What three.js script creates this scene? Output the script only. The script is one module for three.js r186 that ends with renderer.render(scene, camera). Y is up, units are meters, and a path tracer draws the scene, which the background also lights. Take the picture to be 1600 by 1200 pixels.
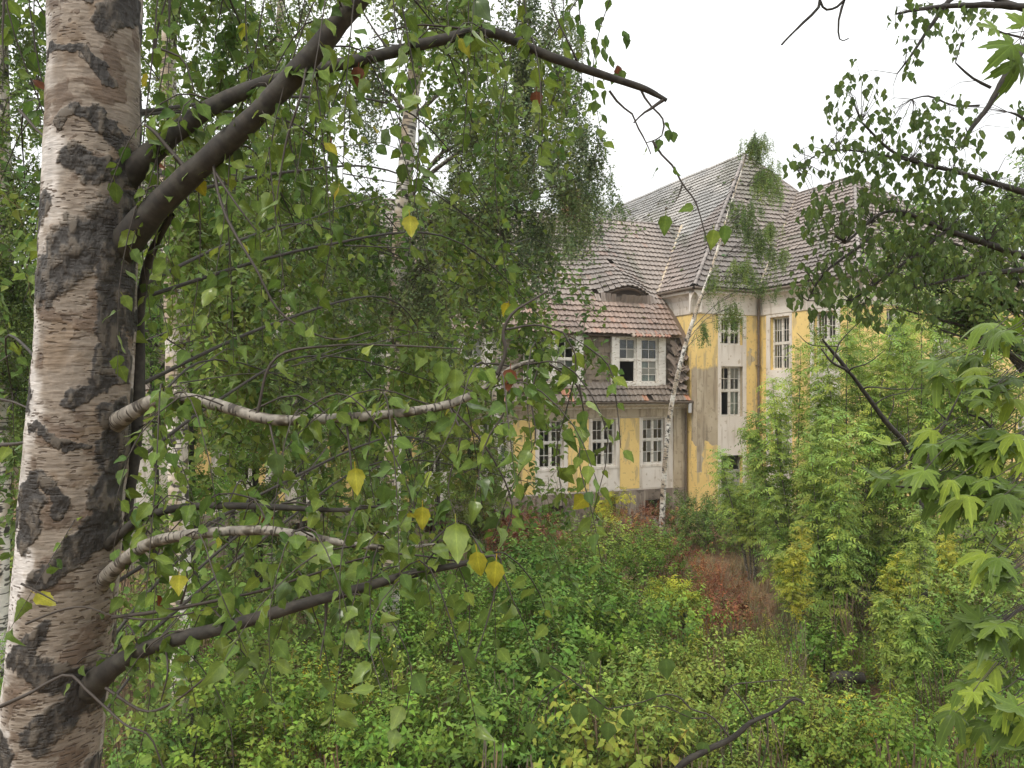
import * as THREE from 'three';
import { mergeGeometries } from 'three/addons/utils/BufferGeometryUtils.js';

// ---------------------------------------------------------------- camera, sky, sun, exposure
const EYE = 6.2, FOCAL = 1200;
const scene = new THREE.Scene();
const camera = new THREE.PerspectiveCamera(2 * Math.atan(600 / FOCAL) * 180 / Math.PI, 4 / 3, 0.05, 600);
camera.position.set(0, EYE, 0);
camera.lookAt(0, EYE, -10);
const renderer = new THREE.WebGLRenderer({ antialias: true });
renderer.setSize(1024, 768);
renderer.toneMapping = THREE.LinearToneMapping;
renderer.toneMappingExposure = 1.56;
renderer.shadowMap.enabled = true;
const ZENITH = 1.7;                                   // overcast sky: brighter overhead than at the horizon
{
  const w = 128, h = 64, d = new Float32Array(w * h * 4);
  for (let j = 0; j < h; j++) for (let i = 0; i < w; i++) {
    const el = ((j + 0.5) / h - 0.5) * Math.PI, s = Math.max(0, Math.sin(el));
    const l = ZENITH * (1 + 2 * s) / 3, k = (j * w + i) * 4;
    d[k] = l * 0.985; d[k + 1] = l; d[k + 2] = l * 1.01; d[k + 3] = 1;
  }
  const sky = new THREE.DataTexture(d, w, h, THREE.RGBAFormat, THREE.FloatType);
  sky.mapping = THREE.EquirectangularReflectionMapping; sky.magFilter = THREE.LinearFilter; sky.needsUpdate = true;
  scene.background = sky; scene.environment = sky;
}
const sun = new THREE.DirectionalLight(0xfff6ea, 1.5);
sun.position.set(-30, 62, 10); sun.target.position.set(4, 0, -22);
sun.castShadow = true; sun.shadow.radius = 40; sun.shadow.mapSize.set(2048, 2048);
Object.assign(sun.shadow.camera, { left: -45, right: 45, top: 45, bottom: -45, far: 160 });
scene.add(sun, sun.target);
scene.fog = new THREE.FogExp2(0xe8ecec, 0.0005);

// ---------------------------------------------------------------- helpers
let seedState = 7;
function seed(s) { seedState = s >>> 0; }
function R() { seedState = (seedState + 0x6d2b79f5) | 0; let t = Math.imul(seedState ^ (seedState >>> 15), 1 | seedState); t = (t + Math.imul(t ^ (t >>> 7), 61 | t)) ^ t; return ((t ^ (t >>> 14)) >>> 0) / 4294967296; }
const rr = (a, b) => a + (b - a) * R();
const gs = () => (R() + R() + R() - 1.5) / 1.5;
const V = (x, y, z) => new THREE.Vector3(x, y, z);
const clamp = (x, a = 0, b = 1) => Math.min(b, Math.max(a, x));
const sstep = (a, b, x) => { const t = clamp((x - a) / (b - a)); return t * t * (3 - 2 * t); };
const mix = (a, b, t) => a + (b - a) * t;
const mix3 = (a, b, t) => [mix(a[0], b[0], t), mix(a[1], b[1], t), mix(a[2], b[2], t)];
const P = (px, py, D) => V((px - 800) / FOCAL * D, EYE - (py - 600) / FOCAL * D, -D);
const hash = (x, y, s) => { let h = Math.imul(x, 374761393) + Math.imul(y, 668265263) + Math.imul(s, 974634777); h = Math.imul(h ^ (h >>> 13), 1274126177); return ((h ^ (h >>> 16)) >>> 0) / 4294967296; };
function vn(x, y, s = 0, px = 1e6, py = 1e6) {
  const ix = Math.floor(x), iy = Math.floor(y), fx = x - ix, fy = y - iy, u = fx * fx * (3 - 2 * fx), v = fy * fy * (3 - 2 * fy);
  const w = (i, n) => ((i % n) + n) % n, a = w(ix, px), b = w(ix + 1, px), c = w(iy, py), d = w(iy + 1, py);
  return mix(mix(hash(a, c, s), hash(b, c, s), u), mix(hash(a, d, s), hash(b, d, s), u), v);
}
function fbm(x, y, s = 0, o = 4, px = 1e6, py = 1e6) { let t = 0, a = 0.5, n = 0; for (let i = 0; i < o; i++) { t += a * vn(x, y, s + i * 17, px, py); n += a; a *= 0.5; x *= 2; y *= 2; px *= 2; py *= 2; } return t / n; }
function tex(w, h, fn, rx = 1, ry = 1, color = true) {       // fn(u, v) -> sRGB bytes [r, g, b]
  const d = new Uint8Array(w * h * 4);
  for (let j = 0; j < h; j++) for (let i = 0; i < w; i++) { const c = fn((i + 0.5) / w, (j + 0.5) / h), k = (j * w + i) * 4; d[k] = clamp(c[0], 0, 255); d[k + 1] = clamp(c[1], 0, 255); d[k + 2] = clamp(c[2], 0, 255); d[k + 3] = 255; }
  const t = new THREE.DataTexture(d, w, h); t.wrapS = t.wrapT = THREE.RepeatWrapping; t.magFilter = THREE.LinearFilter; t.repeat.set(rx, ry);
  if (color) t.colorSpace = THREE.SRGBColorSpace; t.needsUpdate = true; return t;
}
const std = (o) => new THREE.MeshStandardMaterial({ roughness: 0.85, side: THREE.DoubleSide, ...o });
const lin = (r, g, b) => new THREE.Color().setRGB(r, g, b);

const LMshared = {};
const taken = {};
function numbered(n) { const k = taken[n] = (taken[n] ?? -1) + 1; return k ? n + '_' + String(k).padStart(3, '0') : n; }
function tag(o, label, category, group, kind) { o.userData.label = label; o.userData.category = category; if (group) o.userData.group = group; if (kind) o.userData.kind = kind; return o; }
function shade(m) { m.castShadow = m.receiveShadow = true; return m; }
function thing(name, at, label, category, group) { const o = new THREE.Group(); o.name = numbered(name); o.position.copy(at); scene.add(o); return tag(o, label, category, group); }
function part(name, geo, m, parent, kind) { const o = shade(new THREE.Mesh(geo, m)); o.name = numbered(name); if (kind) o.userData.kind = kind; parent.add(o); return o; }
function copies(name, geo, m, parent, mats, cols, kind = 'stuff') {
  const o = shade(new THREE.InstancedMesh(geo, m, mats.length)); o.name = numbered(name);
  const c = new THREE.Color();
  for (let i = 0; i < mats.length; i++) { o.setMatrixAt(i, mats[i]); if (cols) o.setColorAt(i, c.setRGB(...cols[i])); }
  if (kind) o.userData.kind = kind; parent.add(o); return o;
}
function geom(pos, idx, uv, col) {
  const g = new THREE.BufferGeometry(); g.setAttribute('position', new THREE.Float32BufferAttribute(pos, 3)); if (idx) g.setIndex(idx);
  if (uv) g.setAttribute('uv', new THREE.Float32BufferAttribute(uv, 2)); if (col) g.setAttribute('color', new THREE.Float32BufferAttribute(col, 3)); return g;
}
// tapered tube through points; radii per control point; uv = (around, metres along)
function tube(pts, radii, sides = 8, step = 0.15, off = V(0, 0, 0), knob = 0, sd = 1) {
  const curve = new THREE.CatmullRomCurve3(pts, false, 'centripetal'), n = pts.length - 1;
  let len = 0; for (let i = 0; i < n; i++) len += pts[i].distanceTo(pts[i + 1]);
  const N = Math.max(n, Math.min(400, Math.ceil(len / step))), pos = [], nor = [], uv = [], idx = [];
  let nx = V(1, 0, 0); const p = V(), t = V(), b = V();
  let prev = null, along = 0;
  for (let i = 0; i <= N; i++) {
    const f = i / N; curve.getPoint(f, p); curve.getTangent(f, t);
    if (Math.abs(t.dot(nx)) > 0.95) nx = V(0, 0, 1);
    nx = nx.clone().sub(t.clone().multiplyScalar(t.dot(nx))).normalize(); b.crossVectors(t, nx);
    const k = Math.min(n - 1e-6, f * n), a = Math.floor(k), rad = mix(radii[Math.min(a, radii.length - 1)], radii[Math.min(a + 1, radii.length - 1)], k - a);
    if (prev) along += p.distanceTo(prev); prev = p.clone();
    for (let j = 0; j <= sides; j++) {
      const an = j / sides * Math.PI * 2, c = Math.cos(an), s = Math.sin(an);
      const rk = rad * (1 + (knob ? knob * (vn(j % sides * 0.9, along / rad * 0.5, sd, sides) - 0.5) * 2 : 0));
      const d = nx.clone().multiplyScalar(c).addScaledVector(b, s);
      pos.push(p.x + d.x * rk - off.x, p.y + d.y * rk - off.y, p.z + d.z * rk - off.z); nor.push(d.x, d.y, d.z); uv.push(j / sides, along);
    }
  }
  for (let i = 0; i < N; i++) for (let j = 0; j < sides; j++) { const a = i * (sides + 1) + j, c = a + sides + 1; idx.push(a, a + 1, c, a + 1, c + 1, c); }
  const g = geom(pos, idx, uv); g.setAttribute('normal', new THREE.Float32BufferAttribute(nor, 3)); return g;
}
function box(x0, x1, y0, y1, z0, z1) { const g = new THREE.BoxGeometry(x1 - x0, y1 - y0, z1 - z0); g.translate((x0 + x1) / 2, (y0 + y1) / 2, (z0 + z1) / 2); return metric(g); }
function metric(g) {          // uv in metres from the dominant normal
  g = g.index ? g.toNonIndexed() : g; if (!g.attributes.normal) g.computeVertexNormals();
  const p = g.attributes.position, n = g.attributes.normal, uv = new Float32Array(p.count * 2);
  for (let i = 0; i < p.count; i++) {
    const ax = Math.abs(n.getX(i)), ay = Math.abs(n.getY(i)), az = Math.abs(n.getZ(i)), x = p.getX(i), y = p.getY(i), z = p.getZ(i);
    if (az >= ax && az >= ay) { uv[i * 2] = x; uv[i * 2 + 1] = y; } else if (ax >= ay) { uv[i * 2] = z; uv[i * 2 + 1] = y; } else { uv[i * 2] = x; uv[i * 2 + 1] = z; }
  }
  g.setAttribute('uv', new THREE.BufferAttribute(uv, 2)); return g;
}
const merge = (list) => mergeGeometries(list.map((g) => g.index ? g.toNonIndexed() : g));

// ---------------------------------------------------------------- materials
const leafM = (o = {}) => new THREE.MeshPhysicalMaterial({ color: 0xffffff, roughness: 0.95, transmission: 0.45, thickness: 0, specularIntensity: 0.35, clearcoat: 0.12, clearcoatRoughness: 0.35, side: THREE.DoubleSide, vertexColors: true, ...o });
const M = {};
M.leaf = leafM(); M.bushleaf = leafM({ transmission: 0.26, clearcoat: 0.08, specularIntensity: 0.3 }); M.dryleaf = leafM({ transmission: 0.15, clearcoat: 0.2 });
M.bark = std({ map: tex(256, 512, (u, v) => { const n = fbm(u * 8, v * 24, 3, 4, 8, 24), m = fbm(u * 24, v * 30, 9, 3, 24, 30), l = fbm(u * 5, v * 9, 31, 3, 5, 9); const k = 0.5 + 0.75 * n; return mix3([56 * k, 51 * k, 44 * k], [80, 80, 70], sstep(0.5, 0.9, l) * m * 0.8); }, 1, 2), roughness: 0.8 });
M.barkGrey = std({ map: tex(256, 512, (u, v) => { const n = fbm(u * 6, v * 30, 3, 4, 6, 30), dash = sstep(0.74, 0.82, vn(u * 5, v * 70, 8, 5, 70)), under = fbm(u * 4, v * 12, 41, 3, 4, 12); const c = mix3([128, 122, 112], [78, 71, 60], sstep(0.4, 0.64, under)); const k = 0.75 + 0.5 * n; return mix3([c[0] * k, c[1] * k, c[2] * k], [48, 42, 36], dash * 0.85); }, 1, 2), roughness: 0.75 });
M.twig = std({ color: lin(0.045, 0.035, 0.027), roughness: 0.7 });
M.birch = std({ map: tex(256, 1024, (u, v) => {
  const f = fbm(u * 6, v * 40, 5, 4, 6, 40), dash = sstep(0.68, 0.76, vn(u * 6, v * 150, 8, 6, 150)), blk = sstep(0.64, 0.7, fbm(u * 4, v * 16, 21, 4, 4, 16)), tan = fbm(u * 3, v * 8, 51, 3, 3, 8);
  let c = mix3([214, 208, 198], [176, 160, 140], sstep(0.45, 0.7, tan)); const k = 0.82 + 0.32 * f; c = [c[0] * k, c[1] * k, c[2] * k];
  return mix3(c, [46, 42, 38], Math.max(dash * 0.7, blk * 0.92));
}, 1, 0.35), roughness: 0.7 });

// ---------------------------------------------------------------- leaves and sprigs
// a folded leaf along +y; detail 0: 4 triangles, 1: 8 triangles
function leafPos(L, W, detail, fold = 0.25, curl = 0.15) {
  const pr = detail ? [[0, 0], [0.22, 0.86], [0.42, 0.92], [0.72, 0.45], [1, 0]] : [[0, 0], [0.34, 1], [1, 0]];
  const pos = [], idx = [];
  pr.forEach(([t, w]) => { const z = -curl * L * t * t, x = W / 2 * w; pos.push(0, t * L, z, -x, t * L - w * L * 0.03, z + fold * x, x, t * L - w * L * 0.03, z + fold * x); });
  for (let i = 0; i < pr.length - 1; i++) { const a = i * 3, b = a + 3; if (pr[i][1] === 0) idx.push(a, b, b + 1, a, b + 2, b); else if (pr[i + 1][1] === 0) idx.push(a, b, a + 1, a, a + 2, b); else idx.push(a, b, a + 1, b, b + 1, a + 1, a, a + 2, b, b, a + 2, b + 2); }
  return { pos, idx };
}
class Sprig {
  constructor() { this.pos = []; this.idx = []; this.col = []; }
  add({ pos, idx }, m, c) { const o = this.pos.length / 3, v = V(); for (let i = 0; i < pos.length; i += 3) { v.set(pos[i], pos[i + 1], pos[i + 2]).applyMatrix4(m); this.pos.push(v.x, v.y, v.z); this.col.push(...c); } for (const i of idx) this.idx.push(i + o); }
  stem(pts, r, c) { for (let i = 0; i < pts.length - 1; i++) { const a = pts[i], b = pts[i + 1], o = this.pos.length / 3; for (const p of [a, b]) for (let j = 0; j < 3; j++) { const an = j * 2.094; this.pos.push(p.x + Math.cos(an) * r, p.y, p.z + Math.sin(an) * r); this.col.push(...c); } for (let j = 0; j < 3; j++) { const k = (j + 1) % 3; this.idx.push(o + j, o + k, o + 3 + j, o + k, o + 3 + k, o + 3 + j); } } }
  build() { return geom(this.pos, this.idx, null, this.col); }
}
function basis(dir, up, at, s = 1) { const y = dir.clone().normalize(); let x = V().crossVectors(y, up); if (x.lengthSq() < 1e-4) x = V().crossVectors(y, V(1, 0.3, 0.2)); x.normalize(); const z = V().crossVectors(x, y); return new THREE.Matrix4().makeBasis(x.multiplyScalar(s), y.multiplyScalar(s), z.multiplyScalar(s)).setPosition(at); }
const tint = (a = 0.28) => { const k = 1 + rr(-a, a); return [k * rr(0.9, 1.15), k, k * rr(0.8, 1.15)]; };
const STEM = [0.9, 0.55, 0.9];
// hanging birch strand: a wandering stem with short side shoots
function birchStrand(len = 0.6, n = 26, L = 0.05, detail = 0, sd = 1) {
  seed(sd); const s = new Sprig(), pts = []; let x = 0, z = 0, wx = rr(-0.03, 0.03), wz = rr(-0.03, 0.03);
  for (let i = 0; i <= 6; i++) { pts.push(V(x, -len * i / 6, z)); wx += rr(-0.035, 0.035); wz += rr(-0.035, 0.035); x += wx; z += wz; }
  s.stem(pts, 0.002, STEM);
  const leaf = (at, an) => { const d = V(Math.cos(an) * 0.9, rr(-1.2, 0.25), Math.sin(an) * 0.9), up = V(rr(-1, 1), rr(0.2, 1.4), rr(-1, 1)), q = at.clone().addScaledVector(d.clone().normalize(), rr(0.012, 0.03)), k = rr(0.7, 1.25); s.add(leafPos(L * k, L * k * 0.8, detail, rr(0.1, 0.4), rr(0, 0.3)), basis(d, up, q), tint()); };
  for (let i = 0; i < n; i++) {
    const f = (i + R()) / n * 6, a = Math.min(5, Math.floor(f)), at = pts[a].clone().lerp(pts[a + 1], f - a), an = R() * 6.283;
    if (i % 5 === 0) { const e = at.clone().add(V(Math.cos(an), rr(-0.5, 0.3), Math.sin(an)).multiplyScalar(rr(0.08, 0.16))); s.stem([at, e], 0.0014, STEM); for (let k = 1; k <= 3; k++) leaf(at.clone().lerp(e, k / 3), R() * 6.283); } else leaf(at, an);
  }
  return s.build();
}
// upright/outward bush sprig with ovate leaves in pairs, faces turned to the light
function bushSprig(len = 0.3, n = 12, L = 0.06, wr = 0.6, detail = 0, sd = 1, droop = 0.1) {
  seed(sd); const s = new Sprig(), pts = []; for (let i = 0; i <= 3; i++) pts.push(V(rr(-0.02, 0.02) * i, len * i / 3, rr(-0.02, 0.02) * i)); s.stem(pts, 0.003, STEM);
  for (let i = 0; i < n; i++) {
    const f = (0.15 + 0.85 * (i + 1) / n) * 3, a = Math.min(2, Math.floor(f)), at = pts[a].clone().lerp(pts[a + 1], f - a), an = i * 2.4 + rr(-0.5, 0.5);
    const d = V(Math.cos(an), rr(-droop - 0.3, 0.35), Math.sin(an)), up = V(rr(-0.4, 0.4), 1, rr(-0.4, 0.4)), k = rr(0.7, 1.2) * (0.75 + 0.25 * (1 - i / n)); at.addScaledVector(d, 0.012);
    s.add(leafPos(L * k, L * k * wr, detail, rr(0.1, 0.35), rr(0, 0.4)), basis(d, up, at), tint());
  }
  return s.build();
}
// spray of arching pinnate leaves
function pinnateSprig(nl = 4, rach = 0.32, pairs = 5, L = 0.075, sd = 1) {
  seed(sd); const s = new Sprig();
  for (let q = 0; q < nl; q++) {
    const an = q / nl * 6.283 + rr(-0.4, 0.4), el = rr(0.1, 0.8), out = V(Math.cos(an), el, Math.sin(an)).normalize(), pts = [];
    const len = rach * rr(0.75, 1.2); for (let i = 0; i <= 4; i++) { const t = i / 4 * len; pts.push(out.clone().multiplyScalar(t).add(V(0, -t * t * rr(0.6, 1.1), 0))); } s.stem(pts, 0.0022, [1, 1, 1]);
    const side = V(-out.z, 0, out.x).normalize(), c = tint(0.2);
    for (let i = 0; i <= pairs; i++) for (const sg of i < pairs ? [-1, 1] : [0]) {
      const f = (0.25 + 0.75 * i / pairs) * 4, a = Math.min(3, Math.floor(f - 1e-6)), at = pts[a].clone().lerp(pts[a + 1], f - a), fw = pts[a + 1].clone().sub(pts[a]).normalize();
      const d = fw.clone().multiplyScalar(sg ? 0.55 : 1).addScaledVector(side, sg).add(V(0, rr(-0.25, 0.1), 0)), k = rr(0.8, 1.15);
      s.add(leafPos(L * k, L * k * 0.42, 0, 0.2, rr(0.1, 0.35)), basis(d, V(rr(-0.25, 0.25), 1, rr(-0.25, 0.25)), at), c);
    }
  }
  return s.build();
}
function stalk(h = 0.9, n = 34, L = 0.09, sd = 1) {
  seed(sd); const s = new Sprig(), pts = []; for (let i = 0; i <= 4; i++) pts.push(V(rr(-0.03, 0.03) * i, h * i / 4, rr(-0.03, 0.03) * i)); s.stem(pts, 0.004, [1, 0.85, 0.8]);
  for (let i = 0; i < n; i++) { const f = (0.15 + 0.85 * i / n) * 4, a = Math.min(3, Math.floor(f)), at = pts[a].clone().lerp(pts[a + 1], f - a), an = i * 2.4 + rr(-0.4, 0.4), d = V(Math.cos(an), rr(-0.2, 0.7), Math.sin(an)), k = rr(0.7, 1.2) * (1 - 0.4 * i / n); s.add(leafPos(L * k, L * k * 0.27, 0, 0.2, rr(0.2, 0.7)), basis(d, V(0, 1, 0), at), tint()); }
  return s.build();
}
function grassTuft(n = 16, h = 0.5, sd = 1) {
  seed(sd); const s = new Sprig();
  for (let i = 0; i < n; i++) { const an = R() * 6.283, b = V(rr(-0.06, 0.06), 0, rr(-0.06, 0.06)), l = h * rr(0.5, 1.2), lean = rr(0.1, 0.7), o = V(Math.cos(an), 0, Math.sin(an)), w = V(-o.z, 0, o.x).multiplyScalar(0.004), pos = [], idx = []; for (let k = 0; k < 3; k++) { const t = k / 3, c = b.clone().addScaledVector(o, lean * l * t * t).add(V(0, l * t * (1 - 0.25 * lean * t), 0)); pos.push(c.x - w.x, c.y, c.z - w.z, c.x + w.x, c.y, c.z + w.z); } const e = b.clone().addScaledVector(o, lean * l).add(V(0, l * (1 - 0.25 * lean), 0)); pos.push(e.x, e.y, e.z); idx.push(0, 1, 2, 1, 3, 2, 2, 3, 4, 3, 5, 4, 4, 5, 6); s.add({ pos, idx }, new THREE.Matrix4(), tint()); }
  return s.build();
}
const G = {
  birch: birchStrand(0.5, 20, 0.052, 0, 11), birchNear: birchStrand(0.45, 15, 0.052, 1, 14), birchFine: birchStrand(0.6, 28, 0.05, 0, 12), bush: bushSprig(0.3, 12, 0.075, 0.62, 0, 21), bushBig: bushSprig(0.36, 10, 0.1, 0.68, 1, 22), bushSmall: bushSprig(0.24, 16, 0.042, 0.6, 0, 23),
  pinnate: pinnateSprig(5, 0.4, 4, 0.12, 31), pinnateSmall: pinnateSprig(4, 0.26, 4, 0.08, 32), spray: pinnateSprig(4, 0.34, 4, 0.095, 33), spraySmall: pinnateSprig(3, 0.24, 4, 0.075, 34), stalk: stalk(0.95, 30, 0.14, 41), tuft: grassTuft(18, 0.5, 51), elder: bushSprig(0.42, 18, 0.095, 0.42, 0, 24, 0.4),
};
const pick = (a) => a[Math.floor(R() * a.length)];
const C = { birch: [[0.155, 0.241, 0.0543], [0.205, 0.291, 0.062], [0.113, 0.183, 0.0465]], birchGrey: [[0.208, 0.272, 0.109], [0.15, 0.203, 0.0872], [0.202, 0.262, 0.109], [0.113, 0.167, 0.0761]], fresh: [[0.135, 0.242, 0.0338], [0.181, 0.281, 0.0451], [0.0984, 0.182, 0.0338]], yellow: [[0.332, 0.373, 0.0397], [0.431, 0.421, 0.051], [0.249, 0.326, 0.0397]], lime: [[0.199, 0.27, 0.0476], [0.242, 0.308, 0.0581], [0.157, 0.232, 0.0422]], rust: [[0.237, 0.0938, 0.0475], [0.175, 0.0562, 0.035], [0.275, 0.15, 0.0625]], ash: [[0.256, 0.375, 0.0704], [0.301, 0.405, 0.0755], [0.211, 0.332, 0.0604]], dry: [[0.3, 0.24, 0.13], [0.22, 0.17, 0.09], [0.26, 0.22, 0.12]] };

// ---------------------------------------------------------------- ground
const gy = (x, z) => 0.22 * (fbm(x * 0.13 + 40, z * 0.13 + 40, 77, 3) - 0.5) * sstep(0, 6, Math.hypot(x - 8, z + 36) - 14);
{
  const g = new THREE.PlaneGeometry(700, 700, 200, 200); g.rotateX(-Math.PI / 2);
  const p = g.attributes.position; for (let i = 0; i < p.count; i++) { let x = p.getX(i), z = p.getZ(i); x = Math.sign(x) * Math.pow(Math.abs(x) / 350, 1.8) * 350; z = Math.sign(z) * Math.pow(Math.abs(z) / 350, 1.8) * 350 - 20; p.setXYZ(i, x, gy(x, z), z); }
  g.computeVertexNormals();
  const uv = g.attributes.uv; for (let i = 0; i < p.count; i++) uv.setXY(i, p.getX(i) / 4, p.getZ(i) / 4);
  const t = tex(1024, 1024, (u, v) => { const a = fbm(u * 8, v * 8, 3, 5, 8, 8), b = fbm(u * 60, v * 60, 13, 3, 60, 60), c = vn(u * 130, v * 130, 19, 130, 130), g0 = sstep(0.5, 0.7, fbm(u * 6, v * 6, 43, 4, 6, 6)); let k = mix3([78, 58, 42], [122, 96, 66], a); k = mix3(k, [150, 118, 78], sstep(0.6, 0.8, b) * 0.7); k = mix3(k, [70, 78, 40], g0 * 0.6); const s = 0.7 + 0.6 * c; return [k[0] * s, k[1] * s, k[2] * s]; });
  const m = shade(new THREE.Mesh(g, std({ map: t, bumpMap: t, bumpScale: 0.03, roughness: 0.9 }))); m.name = 'ground'; m.userData.kind = 'structure'; m.userData.label = 'brown earth with leaf litter below the shrubs'; scene.add(m);
}

// ---------------------------------------------------------------- the house (local x along its front, z towards the viewer)
{
  const house = thing('abandoned_house', V(7.79, 0, -34), 'derelict yellow and white plastered house with steep tiled roofs behind the overgrown garden', 'house');
  house.rotation.y = Math.asin(0.375);
  const yel = (u, v, k = 1) => { const n = fbm(u * 6, v * 6, 3, 4, 6, 6), st = fbm(u * 26, v * 5, 8, 3, 26, 5), sp = fbm(u * 40, v * 40, 5, 3, 40, 40); let c = mix3([240, 211, 140], [227, 195, 124], n); c = mix3(c, [188, 168, 128], sstep(0.55, 0.72, st) * 0.7); c = mix3(c, [176, 150, 106], sstep(0.64, 0.8, sp) * 0.45); return c; };
  const gryp = (u, v) => { const n = fbm(u * 6, v * 6, 23, 5, 6, 6), st = fbm(u * 24, v * 3, 28, 3, 24, 3), sp = fbm(u * 30, v * 30, 25, 3, 30, 30); let c = mix3([198, 186, 164], [158, 142, 118], n); c = mix3(c, [128, 114, 96], sstep(0.52, 0.75, st) * 0.6); return mix3(c, [132, 120, 104], sstep(0.64, 0.78, sp) * 0.45); };
  const whit = (u, v) => { const n = fbm(u * 6, v * 6, 33, 5, 6, 6), st = fbm(u * 30, v * 3, 38, 3, 30, 3), sp = fbm(u * 28, v * 28, 36, 4, 28, 28); let c = mix3([232, 226, 218], [204, 194, 182], n); c = mix3(c, [176, 164, 148], sstep(0.5, 0.75, st) * 0.5); return mix3(c, [168, 152, 132], sstep(0.68, 0.76, sp) * 0.55); };
  const m4 = (f, o = {}) => { const t = tex(512, 512, f, 0.25, 0.25); return std({ map: t, bumpMap: t, bumpScale: 0.012, ...o }); };
  const W = {
    yellow: m4(yel), grey: m4(gryp), white: m4(whit),
    stone: m4((u, v) => { const n = fbm(u * 10, v * 10, 63, 5, 10, 10), sp = fbm(u * 30, v * 30, 65, 3, 30, 30), st = fbm(u * 20, v * 3, 68, 3, 20, 3); let c = mix3([150, 138, 124], [104, 92, 82], n); c = mix3(c, [80, 72, 64], sstep(0.55, 0.7, sp) * 0.6); return mix3(c, [176, 166, 150], sstep(0.6, 0.72, st) * 0.5); }, { bumpScale: 0.03 }),
    paint: std({ map: tex(256, 256, (u, v) => { const n = fbm(u * 8, v * 20, 73, 4, 8, 20), ch = sstep(0.66, 0.72, fbm(u * 12, v * 24, 75, 4, 12, 24)); return mix3(mix3([228, 224, 216], [200, 194, 184], n), [140, 124, 106], ch * 0.6); }, 0.7, 0.7), roughness: 0.6 }),
    dark: std({ color: lin(0.15, 0.11, 0.08) }), room: std({ color: lin(0.3, 0.27, 0.24) }), wood: std({ color: lin(0.16, 0.12, 0.09) }),
    zinc: std({ map: tex(128, 256, (u, v) => { const n = fbm(u * 6, v * 12, 83, 4, 6, 12); return mix3([128, 118, 106], [92, 78, 66], n); }), roughness: 0.55, metalness: 0.2 }),
    glass: new THREE.MeshPhysicalMaterial({ color: 0xe6ece8, roughness: 0.06, transmission: 1, thickness: 0, ior: 1.52, side: THREE.DoubleSide }),
    dirty: new THREE.MeshPhysicalMaterial({ color: 0xc4c4ba, roughness: 0.45, transmission: 0.7, thickness: 0, ior: 1.52, side: THREE.DoubleSide }),
    blind: std({ color: lin(0.5, 0.48, 0.45), roughness: 0.9 }), rust: std({ color: lin(0.12, 0.06, 0.04), roughness: 0.8 }),
    brick: m4((u, v) => { const r = Math.floor(v * 52), o = (r % 2) * 0.5, bx = (u * 16 + o) % 1, by = (v * 52) % 1, j = bx < 0.06 || by < 0.14, n = hash(Math.floor(u * 16 + o), r, 4), f = fbm(u * 60, v * 60, 3, 3, 60, 60); return j ? [168, 158, 146] : mix3([176, 104, 78], [140, 76, 58], n).map((c) => c * (0.75 + 0.5 * f)); }),
  };
  // front wall of the main block: large patches where the yellow coat has fallen off
  {
    const t = tex(400, 1024, (u, v) => {
      let x = u * 4; if (x > 3.6) x -= 4; const y = v * 10.24, w = fbm(x * 1.1 + 9, y * 1.1, 91, 5), w2 = (w - 0.5) * 1.6;
      let lost = 0;
      if (x < 1.05) { lost = sstep(6.85, 6.6, y + w2 * 0.7); const yx = x - 0.25 - w2 * 0.6; if (y < 3.7 + w2 && y > 2.35 + w2 * 0.3) lost *= 1 - sstep(0, 0.06, yx); if (y < 2.45 + w2 * 0.5) lost = 0; }
      else { lost = sstep(2.9, 2.2, y + w2 * 1.2); lost = Math.max(lost, sstep(0.63, 0.68, fbm(x * 2.2, y * 2.2, 95, 4)) * 0.8); }
      return mix3(yel(u, v * 2.56), gryp(u, v * 2.56), lost);
    }, 0.25, 1 / 10.24);
    W.front = std({ map: t, bumpMap: t, bumpScale: 0.015 });
  }
  const rect = (x0, x1, y0, y1) => new THREE.Shape([new THREE.Vector2(x0, y0), new THREE.Vector2(x1, y0), new THREE.Vector2(x1, y1), new THREE.Vector2(x0, y1)]);
  function wall(x0, x1, y0, y1, zf, t, holes) { const s = rect(x0, x1, y0, y1); for (const h of holes) s.holes.push(rect(...h)); const g = new THREE.ExtrudeGeometry(s, { depth: t, bevelEnabled: false }); g.translate(0, 0, zf - t); return metric(g); }
  function wallV(xf, z0, z1, y0, y1, t, holes) { const s = rect(-z1, -z0, y0, y1); for (const h of holes) s.holes.push(rect(-h[1], -h[0], h[2], h[3])); const g = new THREE.ExtrudeGeometry(s, { depth: t, bevelEnabled: false }); g.rotateY(Math.PI / 2); g.translate(xf, 0, 0); return metric(g); }
  function runX(profile, x0, x1) { const g = new THREE.ExtrudeGeometry(new THREE.Shape(profile.map(([a, b]) => new THREE.Vector2(a, b))), { depth: x1 - x0, bevelEnabled: false }); g.rotateY(-Math.PI / 2); g.translate(x1, 0, 0); return metric(g); }
  function runZ(profile, z0, z1) { const g = new THREE.ExtrudeGeometry(new THREE.Shape(profile.map(([a, b]) => new THREE.Vector2(a, b))), { depth: z1 - z0, bevelEnabled: false }); g.translate(0, 0, z0); return metric(g); }

  // ---- windows: frame mesh with panes and a sill as children
  const paneG = {}; const paneGeo = (w, h) => paneG[w.toFixed(3) + h.toFixed(3)] ??= new THREE.BoxGeometry(w, h, 0.004);
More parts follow.
